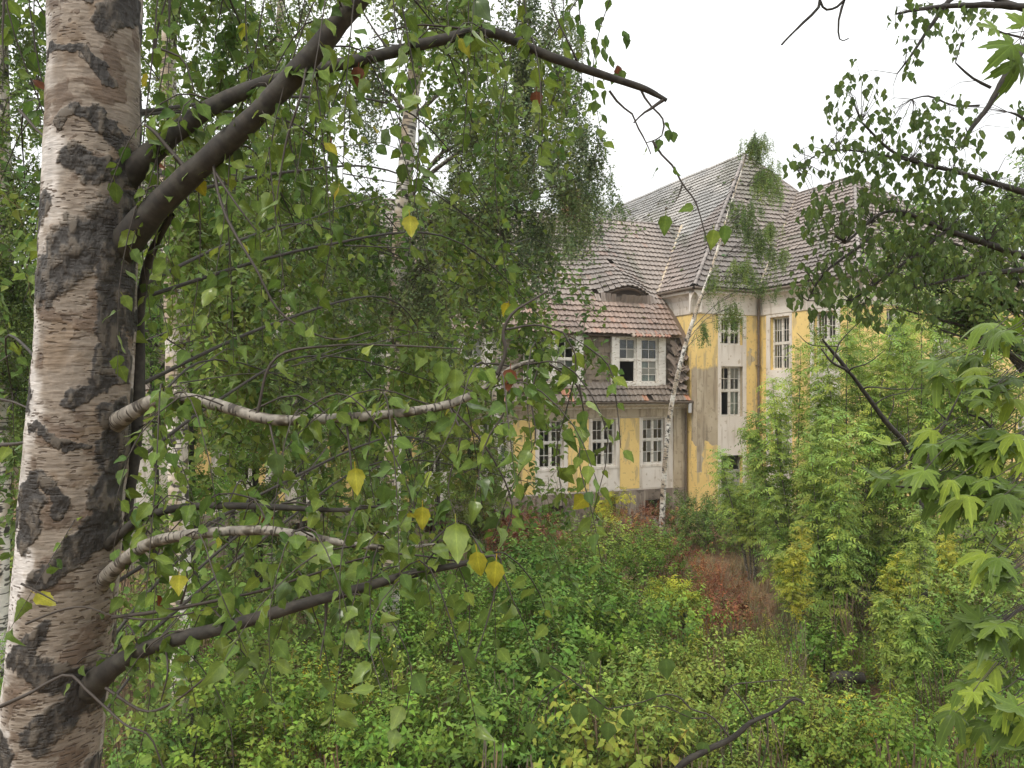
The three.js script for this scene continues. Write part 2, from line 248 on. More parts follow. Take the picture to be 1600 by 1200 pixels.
  function windowAt(x, y, z, w, h, { turn = 0, split = 0.5, up = 2, low = 2, cols = 2, halves = 2, broken = [], blinds = [], sill = true, name = 'window' } = {}) {
    const bars = [], fr = 0.06, mid = 0.09, d0 = -0.07, d1 = 0, panes = [];
    bars.push(box(-w / 2, -w / 2 + fr, 0, h, d0, d1), box(w / 2 - fr, w / 2, 0, h, d0, d1), box(-w / 2 + fr, w / 2 - fr, 0, fr, d0, d1), box(-w / 2 + fr, w / 2 - fr, h - fr, h, d0, d1));
    const ty = fr + (h - 2 * fr) * split, cells = [];
    if (halves === 2) bars.push(box(-mid / 2, mid / 2, fr, h - fr, d0, d1 + 0.01));
    const xs = halves === 2 ? [[-w / 2 + fr, -mid / 2], [mid / 2, w / 2 - fr]] : [[-w / 2 + fr, w / 2 - fr]];
    xs.forEach(([a, b], hi) => {
      bars.push(box(a, b, ty - 0.045, ty + 0.045, d0, d1 + 0.006));
      [[fr, ty - 0.045, low, 0], [ty + 0.045, h - fr, up, 1]].forEach(([c, e, rows, q]) => {
        const id = hi * 2 + q, e0 = 0.025;
        bars.push(box(a, a + e0, c, e, d0 + 0.012, d1 - 0.012), box(b - e0, b, c, e, d0 + 0.012, d1 - 0.012), box(a + e0, b - e0, c, c + e0, d0 + 0.012, d1 - 0.012), box(a + e0, b - e0, e - e0, e, d0 + 0.012, d1 - 0.012));
        const A = a + e0, B = b - e0, Cc = c + e0, E = e - e0, gw = (B - A) / cols, gh = (E - Cc) / rows, g = 0.013, open = broken.includes(id + 10);
        if (!open) { for (let i = 1; i < cols; i++) bars.push(box(A + gw * i - g, A + gw * i + g, Cc, E, d0 + 0.02, d1 - 0.02)); for (let j = 1; j < rows; j++) for (let i = 0; i < cols; i++) bars.push(box(A + gw * i + (i ? g : 0), A + gw * (i + 1) - (i < cols - 1 ? g : 0), Cc + gh * j - g, Cc + gh * j + g, d0 + 0.02, d1 - 0.02)); }
        for (let i = 0; i < cols; i++) for (let j = 0; j < rows; j++) if (!open && !(broken.includes(id) && R() < 0.5)) panes.push([A + gw * (i + 0.5), Cc + gh * (j + 0.5), gw - 2 * g, gh - 2 * g]);
        if (blinds.includes(id)) cells.push([a, b, c, e]);
      });
    });
    const o = part(name, merge(bars), W.paint, house); o.position.set(x, y, z); o.rotation.y = turn;
    for (const [px, py, pw, ph] of panes) { const p = part('pane', paneGeo(pw, ph), R() < 0.14 ? W.dirty : W.glass, o); p.position.set(px, py, -0.036); p.rotation.set(rr(-0.01, 0.01), rr(-0.012, 0.012), 0); }
    for (const [a, b, c, e] of cells) part('blind', box(a, b, c, e, -0.16, -0.15), W.blind, o);
    if (sill) part('sill', box(-w / 2 - 0.12, w / 2 + 0.12, -0.1, -0.002, -0.06, 0.17), W.white, o);
    return o;
  }
  seed(101);
  // ---- left wing, ground floor
  const bays = []; for (let x = -1.75; x > -21; x -= 2.45) bays.push(x);
  const wh = bays.map((x) => [x - 0.56, x + 0.56, 2.72, 4.72]), bh = bays.map((x) => [x - 0.5, x + 0.5, 0.45, 1.2]);
  part('wall', wall(-22, -0.1, 1.66, 5.35, 0, 0.38, wh), W.white, house).userData.label = 'low left wing wall of white window bays';
  part('plinth', wall(-22, -0.1, -0.4, 1.66, 0.1, 0.48, bh), W.stone, house);
  bays.forEach((x, i) => {
    windowAt(x, 2.72, -0.14, 1.12, 2.0, { split: 0.53, broken: i === 1 ? [0, 3] : i === 2 ? [1] : [], blinds: i === 3 ? [2] : [] });
    const x0 = x - 1.7, x1 = x - 0.75; part('plaster_panel', box(x0, x1, 1.72, 4.74, -0.02, 0.035), W.yellow, house);
    const g = []; for (let k = -3; k <= 3; k++) g.push(box(x + k * 0.14 - 0.012, x + k * 0.14 + 0.012, 0.46, 1.19, -0.02, 0.004)); g.push(box(x - 0.5, x + 0.5, 0.8, 0.83, -0.024, -0.004));
    part('basement_grille', merge(g), W.rust, house);
    part('parapet', box(x - 0.62, x + 0.62, 1.72, 2.58, -0.02, 0.022), W.white, house);
  });
  part('pilaster', box(-0.78, -0.1, 1.6, 4.9, -0.02, 0.09), W.grey, house);
  part('frieze', box(-22, -0.1, 4.78, 5.16, -0.02, 0.06), W.grey, house);
  part('cornice', runX([[0, 5.12], [0.1, 5.14], [0.12, 5.2], [0.3, 5.28], [0.42, 5.3], [0.42, 5.4], [0, 5.4]], -22, -0.1), W.white, house);
  part('gutter', tube([V(-22, 5.46, 0.52), V(-11, 5.45, 0.52), V(-0.02, 5.42, 0.52)], [0.07, 0.07, 0.07], 10, 3), W.zinc, house);
  // rooms: floors and rear walls keep them dark
  part('inner_wall', merge([box(-22, -0.1, -0.4, 8.2, -10.3, -10), box(-22.3, -22, -0.4, 8.2, -10.3, 0), box(-22, -0.2, 1.1, 1.3, -10, -0.4), box(-22, -0.2, 5.36, 5.56, -10, -0.15), box(-9.4, -9.25, 1.3, 5.3, -10, -0.4), box(-3.1, -2.95, 1.3, 5.3, -10, -0.4), box(-22, -0.1, -0.4, 8.2, -4.6, -4.45)]), W.room, house);
  // upper storey of the wing: shingle-clad wall with wide white dormers
  const dorm = [-2.52, -6.55, -10.58, -14.6, -18.6];
  part('shingle_wall', wall(-22, -0.1, 5.57, 8.3, -0.1, 0.25, dorm.map((x) => [x - 1.0, x + 1.0, 6.2, 8.2])), W.wood, house);
  dorm.forEach((x, i) => {
    const d = part('dormer', merge([box(x - 1.33, x - 0.98, 6.16, 8.26, -0.2, 0.06), box(x + 0.98, x + 1.33, 6.16, 8.26, -0.2, 0.06), box(x - 0.11, x + 0.11, 6.24, 8.17, -0.2, 0.045), box(x - 0.98, x + 0.98, 8.17, 8.26, -0.2, 0.055), box(x - 0.98, x + 0.98, 6.12, 6.24, -0.2, 0.1)]), W.paint, house);
    for (const s of [-1, 1]) windowAt(x + s * 0.545, 6.24, -0.06, 0.87, 1.93, { split: 0.52, halves: 1, low: 3, cols: 2, sill: false, broken: s < 0 && i === 0 ? [10] : i === 1 && s > 0 ? [0, 1] : [], blinds: s > 0 && i === 0 ? [0] : [] });
    void d;
  });
  // ---- main block and right wing walls
  const aw = [[1.17, 2.33, 4.76, 6.98], [1.17, 2.33, 7.92, 9.12], [1.17, 2.33, 0.7, 3.05]];
  part('wall', wall(-0.1, 3.27, -0.4, 10.1, 0.8, 0.4, aw), W.front, house).userData.label = 'tall flaking yellow wall of the main block';
  part('wall', wallV(-0.1, -28, 0.4, -0.4, 10.1, 0.4, []), W.yellow, house);
  part('window_bay', wall(1.0, 2.52, 0.4, 9.22, 0.822, 0.05, aw), W.white, house);
  windowAt(1.75, 7.92, 0.62, 1.16, 1.2, { split: 0.5, up: 1, low: 1, broken: [0] });
  windowAt(1.75, 4.76, 0.62, 1.16, 2.22, { split: 0.52, broken: [1, 10], blinds: [2] });
  {
    const d = part('door', merge([box(1.17, 2.33, 0.7, 2.28, 0.5, 0.56), box(1.17, 2.33, 2.28, 2.4, 0.5, 0.62), box(1.17, 1.24, 0.7, 3.05, 0.5, 0.6), box(2.26, 2.33, 0.7, 3.05, 0.5, 0.6)]), std({ map: tex(256, 256, (u, v) => { const s = sstep(0.56, 0.6, fbm(u * 9, v * 12, 5, 4, 9, 12)), n = fbm(u * 20, v * 20, 8, 3, 20, 20); return mix3(mix3([176, 176, 168], [140, 138, 128], n), [64, 60, 60], s * 0.85); }, 0.5, 0.5) }), house);
    d.userData.label = 'boarded grey door with dark scrawls';
    for (const yy of [0.85, 1.6]) for (const xx of [1.32, 1.8]) part('door_panel', box(xx, xx + 0.4, yy, yy + 0.58, 0.556, 0.575), d.material, d);
  }
  const bw = [[1.5, 2.7, 6.82, 9.12].map((v, i) => i < 2 ? v : v), [4.1, 5.3, 6.82, 9.12], [1.5, 2.7, 2.6, 4.9], [4.1, 5.3, 2.6, 4.9]].map((h) => [h[0], h[1], h[2], h[3]]);
  part('wall', wallV(3.27, 0.8, 6.4, -0.4, 10.1, 0.4, bw), W.yellow, house).userData.label = 'yellow side wall of the right wing';
  part('window_bay', wallV(3.245, 1.25, 2.85, 0.4, 9.3, 0.05, [bw[0], bw[2]]), W.white, house);
  part('window_bay', wallV(3.245, 3.9, 5.5, 0.4, 9.3, 0.05, [bw[1], bw[3]]), W.white, house);
  for (const zc of [2.1, 4.7]) { windowAt(3.42, 6.82, zc, 1.2, 2.3, { turn: -Math.PI / 2, split: 0.5, low: 2, up: 2, cols: 3, broken: zc > 3 ? [3] : [] }); windowAt(3.42, 2.6, zc, 1.2, 2.3, { turn: -Math.PI / 2, split: 0.5 }); }
  const fw = [5.3, 7.8, 10.3, 12.8].flatMap((x) => [[x - 0.6, x + 0.6, 6.82, 9.12], [x - 0.6, x + 0.6, 2.6, 4.9]]);
  part('wall', wall(3.67, 14.4, -0.4, 10.1, 6.4, 0.4, fw), W.yellow, house);
  fw.forEach((h) => windowAt((h[0] + h[1]) / 2, h[2], 6.24, 1.2, 2.3, { split: 0.5 }));
  part('inner_wall', merge([box(0.3, 14.3, -0.4, 10, -6.2, -6), box(13.9, 14.4, -0.4, 10.1, -28, 6), box(0.3, 13.9, 4.2, 4.4, -6, 0.4), box(3.7, 13.9, 4.2, 4.4, 0.4, 6), box(0.3, 13.9, 7.3, 7.45, -6, 0.38), box(3.7, 13.9, 9.9, 10.05, -6, 6), box(0.3, 3.6, 9.9, 10.05, -6, 0.38), box(3.0, 3.2, -0.4, 9.9, -6, 0.38), box(-0.1, 14.4, -0.4, 10.1, -28.4, -28), box(5.4, 5.6, 4.4, 9.9, -6, 6)]), W.room, house);
  // plinth strip, coved eaves
  part('plinth', merge([box(-0.16, 3.2, -0.4, 0.68, 0.75, 0.9), box(3.17, 3.3, -0.4, 0.68, 0.9, 6.5), box(3.3, 14.4, -0.4, 0.68, 6.3, 6.5)]), W.stone, house);
  const cove = (s) => [[0, 9.24], [0.05, 9.27], [0.07, 9.55], [0.14, 9.85], [0.24, 10.02], [0.34, 10.1], [0.4, 10.12], [0.4, 10.24], [0, 10.24]].map(([a, b]) => [s * a, b]);
  part('cove_cornice', runX(cove(1).map(([a, b]) => [0.8 + a, b]), -0.5, 3.2), W.white, house);
  part('cove_cornice', runZ(cove(-1).map(([a, b]) => [-0.1 + a, b]), -28, 1.19), W.white, house);
  part('cove_cornice', runZ(cove(-1).map(([a, b]) => [3.27 + a, b]), 0.82, 6.79), W.white, house);
  part('cove_cornice', runX(cove(1).map(([a, b]) => [6.4 + a, b]), 2.88, 14.8), W.white, house);
  part('gutter', tube([V(-0.57, 10.3, -28), V(-0.57, 10.3, 1.25)], [0.07, 0.07], 8, 5), W.zinc, house);
  part('gutter', tube([V(-0.57, 10.3, 1.25), V(2.85, 10.26, 1.25)], [0.07, 0.07], 8, 1), W.zinc, house);
  part('gutter', tube([V(2.82, 10.26, 1.25), V(2.82, 10.3, 6.86)], [0.07, 0.07], 8, 1), W.zinc, house);
  part('gutter', tube([V(2.82, 10.3, 6.86), V(14.8, 10.3, 6.86)], [0.07, 0.07], 8, 1), W.zinc, house);
  const dp = part('downpipe', tube([V(2.9, 10.2, 1.2), V(2.95, 9.95, 1.15), V(3.08, 9.5, 0.95), V(3.1, 9.0, 0.93), V(3.1, 0.2, 0.93)], [0.055, 0.055, 0.055, 0.055, 0.055], 10, 0.3), W.zinc, house);
  for (const y of [2, 4.5, 7]) part('pipe_clip', box(3.02, 3.18, y, y + 0.05, 0.82, 1.0), W.zinc, dp);
  const dp2 = part('downpipe', tube([V(-0.25, 4.95, 0.2), V(-0.22, 4.7, 0.17), V(-0.22, 0.1, 0.17)], [0.05, 0.05, 0.05], 10, 0.3), W.zinc, house);
  part('rain_hopper', new THREE.CylinderGeometry(0.1, 0.08, 0.42, 12).translate(-0.25, 5.16, 0.5), std({ color: lin(0.5, 0.5, 0.49), roughness: 0.6 }), dp2);

  // ---- roofs
  const tan = { wing: 1.165, left: 1.088, front: 1.364, b: 0.953 };
  const hWing = (x, z) => x > 6 || z > 0.2 || z < -10.2 ? -1 : 14.3 - tan.wing * Math.abs(z + 5);
  const hMain = (x, z) => x < -0.52 || x > 14.32 || z > 1.22 ? -1 : Math.min(10.35 + tan.left * (x + 0.5), 10.35 + tan.left * (14.3 - x), 10.35 + tan.front * (1.2 - z));
  const hB = (x, z) => x < 2.85 || x > 14.75 || z > 6.82 || z < -8 ? -1 : Math.min(10.35 + tan.b * (x - 2.87), 10.35 + tan.b * (14.73 - x), 10.35 + tan.b * (6.8 - z));
  const xc = -2.45, T0 = 2.2, HW = 1.75;
  const bell = (x) => { const q = Math.abs(x - xc) / HW; return q < 1 ? Math.cos(q * Math.PI / 2) ** 2 : 0; };
  const brow = (x, t) => t < T0 - 0.02 ? 0 : 0.66 * bell(x) * Math.pow(clamp(1 - (t - T0) / 4.2), 1.6);
  // one clay tile: shallow curved, lower end lifted on the row beneath
  const E = 0.33, TW = 0.235;
  function tileGeo(k) { const pos = [], idx = [], n = 4; for (const dz of [0, -0.042]) for (const [y, z] of [[-0.03, 0.082], [E + 0.03, 0.012]]) for (let i = 0; i <= n; i++) { const q = i / n; pos.push(-TW / 2 + TW * q * 0.985, y, z + dz + 0.022 * Math.sin(q * Math.PI * 2 + k) * (y < 0 ? 1 : 0.7)); } const at = (l, r, i) => l * 2 * (n + 1) + r * (n + 1) + i; for (let i = 0; i < n; i++) { idx.push(at(0, 0, i), at(0, 0, i + 1), at(0, 1, i), at(0, 0, i + 1), at(0, 1, i + 1), at(0, 1, i), at(1, 0, i), at(0, 0, i), at(1, 0, i + 1), at(0, 0, i), at(0, 0, i + 1), at(1, 0, i + 1)); } return geom(pos, idx); }
  const tg = tileGeo(0.6), tileM = std({ color: 0xffffff, roughness: 0.5 });
  const mossG = new THREE.IcosahedronGeometry(0.055, 1), mossM = std({ roughness: 1 }); { const q = mossG.attributes.position; for (let i = 0; i < q.count; i++) { const k = 0.75 + 0.5 * hash(Math.round(q.getX(i) * 900), Math.round(q.getY(i) * 900 + q.getZ(i) * 300), 3); q.setXYZ(i, q.getX(i) * k, q.getY(i) * k, q.getZ(i) * k); } mossG.computeVertexNormals(); }
  function tiles(name, parent, O, S, T, s0, s1, t1, keep, colour, bump0 = () => 0, miss = 0.003) {
    const bump = (x, t) => bump0(x, t) + 0.09 * (fbm(x * 0.55 + S.z * 3 + 20, t * 0.55 + 20, 7, 2) - 0.5) * Math.min(1, t);
    const moss = [], mcol = [], N = V().crossVectors(S, T).normalize(), mats = [], cols = [], p = (s, t) => O.clone().addScaledVector(S, s).addScaledVector(T, t).addScaledVector(N, bump(O.x + S.x * s + T.x * t + S.z * s, t) + 0.035);
    for (let t = 0; t < t1; t += E) for (let s = s0; s < s1; s += TW) {
      const c = p(s, t + E * 0.5); if (!keep(c.x, c.y, c.z) || R() < miss) continue;
      const a = p(s, t), x = p(s + 0.05, t).sub(p(s - 0.05, t)).normalize(), y = p(s, t + 0.2).sub(p(s, t + 0.02)).normalize(), z = V().crossVectors(x, y).normalize(), yy = V().crossVectors(z, x);
      const j = rr(-0.025, 0.025) + (R() < 0.03 ? rr(-0.1, 0.1) : 0), q = rr(0, 0.012) + (R() < 0.03 ? 0.03 : 0); a.addScaledVector(z, q).addScaledVector(yy, rr(-0.014, 0.014) - (R() < 0.012 ? rr(0.05, 0.16) : 0));
      mats.push(new THREE.Matrix4().makeBasis(x.clone().addScaledVector(yy, j), yy.addScaledVector(x, -j), z).setPosition(a)); cols.push(colour(c.x, c.y, c.z));
      if (R() < 0.11 * sstep(0.46, 0.66, fbm(c.x * 0.9 + 70, c.y * 0.9 + c.z * 0.6, 15, 4))) { const k = rr(0.6, 1.6); moss.push(new THREE.Matrix4().makeBasis(x.clone().multiplyScalar(k * rr(0.9, 2)), yy.clone().multiplyScalar(k), z.clone().multiplyScalar(k * 0.5)).setPosition(a.clone().addScaledVector(z, 0.075).addScaledVector(yy, rr(-0.03, 0.1)))); mcol.push([0.07 * rr(0.7, 1.4), 0.085 * rr(0.7, 1.3), 0.035]); }
    }
    if (moss.length) copies('moss', mossG, mossM, parent, moss, mcol);
    return copies(name, tg, tileM, parent, mats, cols);
  }
  const tone = (base, x, y, z) => { const n = fbm(x * 0.5 + 30, y * 0.5 + z * 0.4 + 30, 5, 4), f = rr(0.84, 1.14), m = sstep(0.56, 0.72, fbm(x * 0.9 + 70, y * 0.9 + z * 0.6, 15, 4)); let c = mix3(base, [base[0] * 0.72, base[1] * 0.74, base[2] * 0.76], sstep(0.4, 0.62, n)); c = mix3(c, [0.12, 0.12, 0.085], m * 0.6); return [c[0] * f * 0.86, c[1] * f * 0.83, c[2] * f * 0.8]; };
  const deckM = W.dark;
  const faces = (vs, fs) => { const pos = []; for (const f of fs) for (let i = 1; i < f.length - 1; i++) for (const k of [f[0], f[i], f[i + 1]]) pos.push(...vs[k]); const g = geom(pos); g.computeVertexNormals(); return metric(g); };
  // wing roof
  const wr = part('roof', faces([[-22.3, 8.22, 0.12], [6, 8.22, 0.12], [6, 14.22, -5], [-22.3, 14.22, -5], [-22.3, 8.22, -10.12], [6, 8.22, -10.12]], [[0, 1, 2, 3], [4, 3, 2, 5], [0, 3, 4], [1, 5, 2], [0, 4, 5, 1]]), deckM, house); wr.userData.label = 'reddish brown tiled roof of the low wing with an eyebrow vent';
  const LT = Math.hypot(6, 5.15), Twing = V(0, 6 / LT, -5.15 / LT);
  tiles('roof_tile', wr, V(0, 8.3, 0.15), V(1, 0, 0), Twing, -22, 6, LT, (x, y, z) => (x < -0.12 || y > 10.4) && y > hMain(x, z) - 0.05, (x, y, z) => { const low = sstep(10.1, 9.5, y) ; return tone(mix3([0.275, 0.235, 0.205], [0.31, 0.215, 0.17], low * 0.7 + (R() < 0.06 ? 0.7 : 0)), x, y, z); }, (x, t) => brow(x, t), 0.004);
  {
    const N = V(0, 5.15 / LT, 6 / LT), base = V(xc, 8.3, 0.15).addScaledVector(Twing, T0 + 0.12), sh = new THREE.Shape(); sh.moveTo(-HW, -0.12);
    for (let i = 0; i <= 30; i++) { const x = -HW + 2 * HW * i / 30; sh.lineTo(x, 0.64 * bell(xc + x) - 0.01); } sh.lineTo(HW, -0.12);
    const hole = new THREE.Shape(); hole.moveTo(-0.78, 0.06); for (let i = 0; i <= 14; i++) { const x = -0.78 + 1.56 * i / 14; hole.lineTo(x, Math.max(0.07, 0.6 * bell(xc + x) - 0.09)); } hole.lineTo(0.78, 0.06); sh.holes.push(hole);
    const g = new THREE.ExtrudeGeometry(sh, { depth: 0.05, bevelEnabled: false }); g.applyMatrix4(new THREE.Matrix4().makeBasis(V(1, 0, 0), N, Twing.clone().negate()).setPosition(base));
    const e = part('eyebrow_vent', metric(g), W.wood, wr); e.userData.label = 'arched dark eyebrow vent in the tiled roof';
    const sl = []; for (let i = 0; i < 4; i++) sl.push(box(-0.92 + i * 0.16, 0.92 - i * 0.16, 0.1 + i * 0.13, 0.13 + i * 0.13, -0.04, 0.02)); const lg = merge(sl); lg.applyMatrix4(new THREE.Matrix4().makeBasis(V(1, 0, 0), N, Twing.clone().negate()).setPosition(base)); void lg;
    const sl2 = part('vent_sill', box(xc - 1.1, xc + 1.1, 0, 0.05, 0, 0.1).applyMatrix4(new THREE.Matrix4().makeRotationX(-0.2).setPosition(0, base.y - 0.02, base.z + 0.05)), W.zinc, wr); void sl2;
  }
  // skirt roof above the gutter, and wall shingles
  const LS = Math.hypot(0.75, 0.6), sk = part('skirt_roof', faces([[-22, 5.38, 0.46], [-0.1, 5.38, 0.46], [-0.1, 6.12, -0.12], [-22, 6.12, -0.12], [-22, 5.4, -0.12], [-0.1, 5.4, -0.12]], [[0, 1, 2, 3], [4, 5, 2, 3], [0, 1, 5, 4], [1, 2, 5], [0, 3, 4]]), deckM, house);
  tiles('skirt_tile', sk, V(0, 5.45, 0.5), V(1, 0, 0), V(0, 0.75 / LS, -0.6 / LS), -22, -0.15, LS - 0.05, () => true, (x, y, z) => tone(R() < 0.05 || (x < -6 && x > -8.2 && R() < 0.5) ? [0.42, 0.2, 0.12] : [0.2, 0.165, 0.135], x, y, z), () => 0, 0.03);
  {
    const mats = [], cols = [], g = new THREE.BoxGeometry(0.29, 0.3, 0.018).toNonIndexed(); g.deleteAttribute('uv');
    for (let y = 6.18, r = 0; y < 8.3; y += 0.23, r++) for (let x = -22; x < -0.2; x += 0.3) { const xx = x + (r % 2) * 0.15; if (dorm.some((d) => Math.abs(xx - d) < 1.45) || R() < 0.04 || xx > -0.25) continue; mats.push(new THREE.Matrix4().makeRotationFromEuler(new THREE.Euler(-0.06 + rr(-0.02, 0.02), 0, rr(-0.03, 0.03))).setPosition(xx, y + 0.12, -0.075)); const k = rr(0.6, 1.25); cols.push([0.2 * k, 0.16 * k, 0.115 * k]); }
    copies('wall_shingle', g, std({ roughness: 0.8 }), house.children.find((c) => c.name === 'shingle_wall'), mats, cols);
  }
  // slipped and broken tiles heaped at the right end of the wing
  { const heap = [tileGeo(0.6), tileGeo(1.2)]; for (let i = 0; i < 60; i++) { const f = R(), x = -0.25 - rr(0, 1.0) * (1 - f * 0.5), y = 6.05 + f * 1.9 - (i % 3) * 0.1; const o = part('loose_tile', heap[i % 2], std.heapM ??= std({ color: lin(0.2, 0.155, 0.125), roughness: 0.7 }), sk); o.position.set(x, y, 0.02 + (1 - f) * 0.3 + rr(-0.05, 0.1)); o.rotation.set(-0.9 + f * 0.8 + rr(-0.4, 0.4), rr(-0.4, 0.4), rr(-0.9, 0.9)); } }
  // row of curved orange tiles along the dormer eave
  { const g = new THREE.CylinderGeometry(0.085, 0.1, 0.42, 8, 1, true, -Math.PI / 2, Math.PI).toNonIndexed(); for (let i = 0; i < 12; i++) { const o = part('eave_tile', g, std({ color: i % 3 ? lin(0.3, 0.15, 0.1) : lin(0.28, 0.22, 0.17), roughness: 0.6 }), wr); o.position.set(-2.95 + i * 0.16, 8.32, 0.16); o.rotation.set(-0.85, 0, rr(0.15, 0.5)); } }
  // main roof
  const mr = part('roof', faces([[-0.5, 10.25, 1.2], [14.3, 10.25, 1.2], [14.3, 10.25, -28], [-0.5, 10.25, -28], [6.9, 18.3, -4.7], [6.9, 18.3, -23]], [[0, 4, 5, 3], [0, 1, 4], [1, 2, 5, 4], [2, 3, 5], [0, 3, 2, 1]]), deckM, house); mr.userData.label = 'high steep hipped tile roof of the main block';
  const n1 = Math.hypot(1, tan.left), n2 = Math.hypot(1, tan.front), nb = Math.hypot(1, tan.b);
  const env = (x, y, z) => y > Math.max(hWing(x, z), hB(x, z)) - 0.04;
  const leftPlaneTone = (x, y, z) => { const light = sstep(-0.25, 0.25, (y - 13.6) * 0.5 - (z + 3.2) + (fbm(y * 2, z * 2, 3, 3) - 0.5)); return tone(mix3([0.255, 0.21, 0.185], [0.36, 0.35, 0.33], light), x, y, z); };  // tile colour turns from brown to paler grey higher up and farther back
  tiles('roof_tile', mr, V(-0.5, 10.35, 0), V(0, 0, -1).negate(), V(1 / n1, tan.left / n1, 0), -24, 1.2, 7.4 * n1, (x, y, z) => env(x, y, z) && y < 10.35 + tan.front * (1.2 - z) + 0.06, leftPlaneTone);
  tiles('roof_tile', mr, V(0, 10.35, 1.2), V(1, 0, 0), V(0, tan.front / n2, -1 / n2), -0.5, 14.3, 5.9 * n2, (x, y, z) => env(x, y, z) && y < 10.35 + tan.left * Math.min(x + 0.5, 14.3 - x) + 0.06, (x, y, z) => tone([0.235, 0.2, 0.175], x, y, z));
  const br = part('roof', faces([[2.87, 10.25, 6.8], [14.73, 10.25, 6.8], [14.73, 10.25, -8], [2.87, 10.25, -8], [8.8, 15.9, 0.87], [8.8, 15.9, -8]], [[0, 4, 5, 3], [0, 1, 4], [1, 2, 5, 4], [2, 3, 5], [0, 3, 2, 1]]), deckM, house); br.userData.label = 'lower hipped tile roof of the right wing';
  const envB = (x, y, z) => y > Math.max(hMain(x, z), -1) - 0.04;
  tiles('roof_tile', br, V(2.87, 10.35, 0), V(0, 0, 1), V(1 / nb, tan.b / nb, 0), -8, 6.8, 5.93 * nb, (x, y, z) => envB(x, y, z) && y < 10.35 + tan.b * (6.8 - z) + 0.06, (x, y, z) => tone([0.24, 0.2, 0.175], x, y, z));
  tiles('roof_tile', br, V(0, 10.35, 6.8), V(1, 0, 0), V(0, tan.b / nb, -1 / nb), 2.87, 14.7, 5.93 * nb, (x, y, z) => y < 10.35 + tan.b * Math.min(x - 2.87, 14.73 - x) + 0.06, (x, y, z) => tone([0.24, 0.2, 0.175], x, y, z));
  // ridge and hip caps, pale valleys
  const capG = new THREE.CylinderGeometry(0.075, 0.085, 0.4, 8, 1, true, 0, Math.PI).toNonIndexed(); capG.deleteAttribute('uv');
  function caps(parent, a, b) { const d = b.clone().sub(a), L = d.length(), mats = [], cols = []; d.normalize(); const up = V(0, 1, 0), x = V().crossVectors(d, up).normalize(), u = V().crossVectors(x, d).normalize(); for (let t = 0.2; t < L; t += 0.36) { mats.push(new THREE.Matrix4().makeBasis(u, d, V().crossVectors(u, d)).setPosition(a.clone().addScaledVector(d, t).addScaledVector(u, 0.02 + rr(0, 0.02)))); const k = rr(0.8, 1.2); cols.push([0.2 * k, 0.17 * k, 0.15 * k]); } copies('ridge_cap', capG, tileM, parent, mats, cols); }
  caps(wr, V(-22, 14.32, -5), V(3.1, 14.32, -5)); caps(mr, V(6.9, 18.42, -23), V(6.9, 18.42, -4.7)); caps(mr, V(-0.5, 10.4, 1.2), V(6.9, 18.42, -4.7)); caps(mr, V(14.3, 10.4, 1.2), V(6.9, 18.42, -4.7)); caps(br, V(8.8, 16.05, -2.9), V(8.8, 16.05, 0.87)); caps(br, V(2.87, 10.4, 6.8), V(8.8, 16.02, 0.87)); caps(br, V(14.7, 10.4, 6.8), V(8.8, 16.02, 0.87));
  const val = (parent, a, b) => part('valley', tube([a, a.clone().lerp(b, 0.5).add(V(0, -0.03, 0)), b], [0.14, 0.13, 0.125], 6, 0.5, V(0, 0, 0), 0.35), W.grey, parent);
  val(wr, V(-0.5, 10.36, -1.6 + 0.02), V(3.13, 14.36, -4.98)); val(br, V(2.87, 10.38, 1.2), V(8.8, 16.0, -2.95));
  // brick chimney
  const ch = part('chimney', merge([box(-3.6, -2.9, 13.2, 15.55, -5.4, -4.7)]), W.brick, house); part('chimney_cap', box(-3.7, -2.8, 15.55, 15.68, -5.5, -4.6), W.grey, ch);
}
// ---------------------------------------------------------------- trees, saplings, shrubs and ground plants
const UPY = V(0, 1, 0);
const randDir = (up = 0) => { const a = R() * 6.283, y = rr(-1, 1); const r = Math.sqrt(1 - y * y); return V(r * Math.cos(a), y + up, r * Math.sin(a)).normalize(); };
const jit = (c, k = 0.3) => { const f = 1 + rr(-k, k), h = rr(-0.12, 0.12); return [c[0] * f * (1 + h), c[1] * f, c[2] * f * (1 - h)]; };
const onCurve = (pts, t) => { const k = clamp(t, 0, 0.9999) * (pts.length - 1), a = Math.floor(k); return pts[a].clone().lerp(pts[a + 1], k - a); };
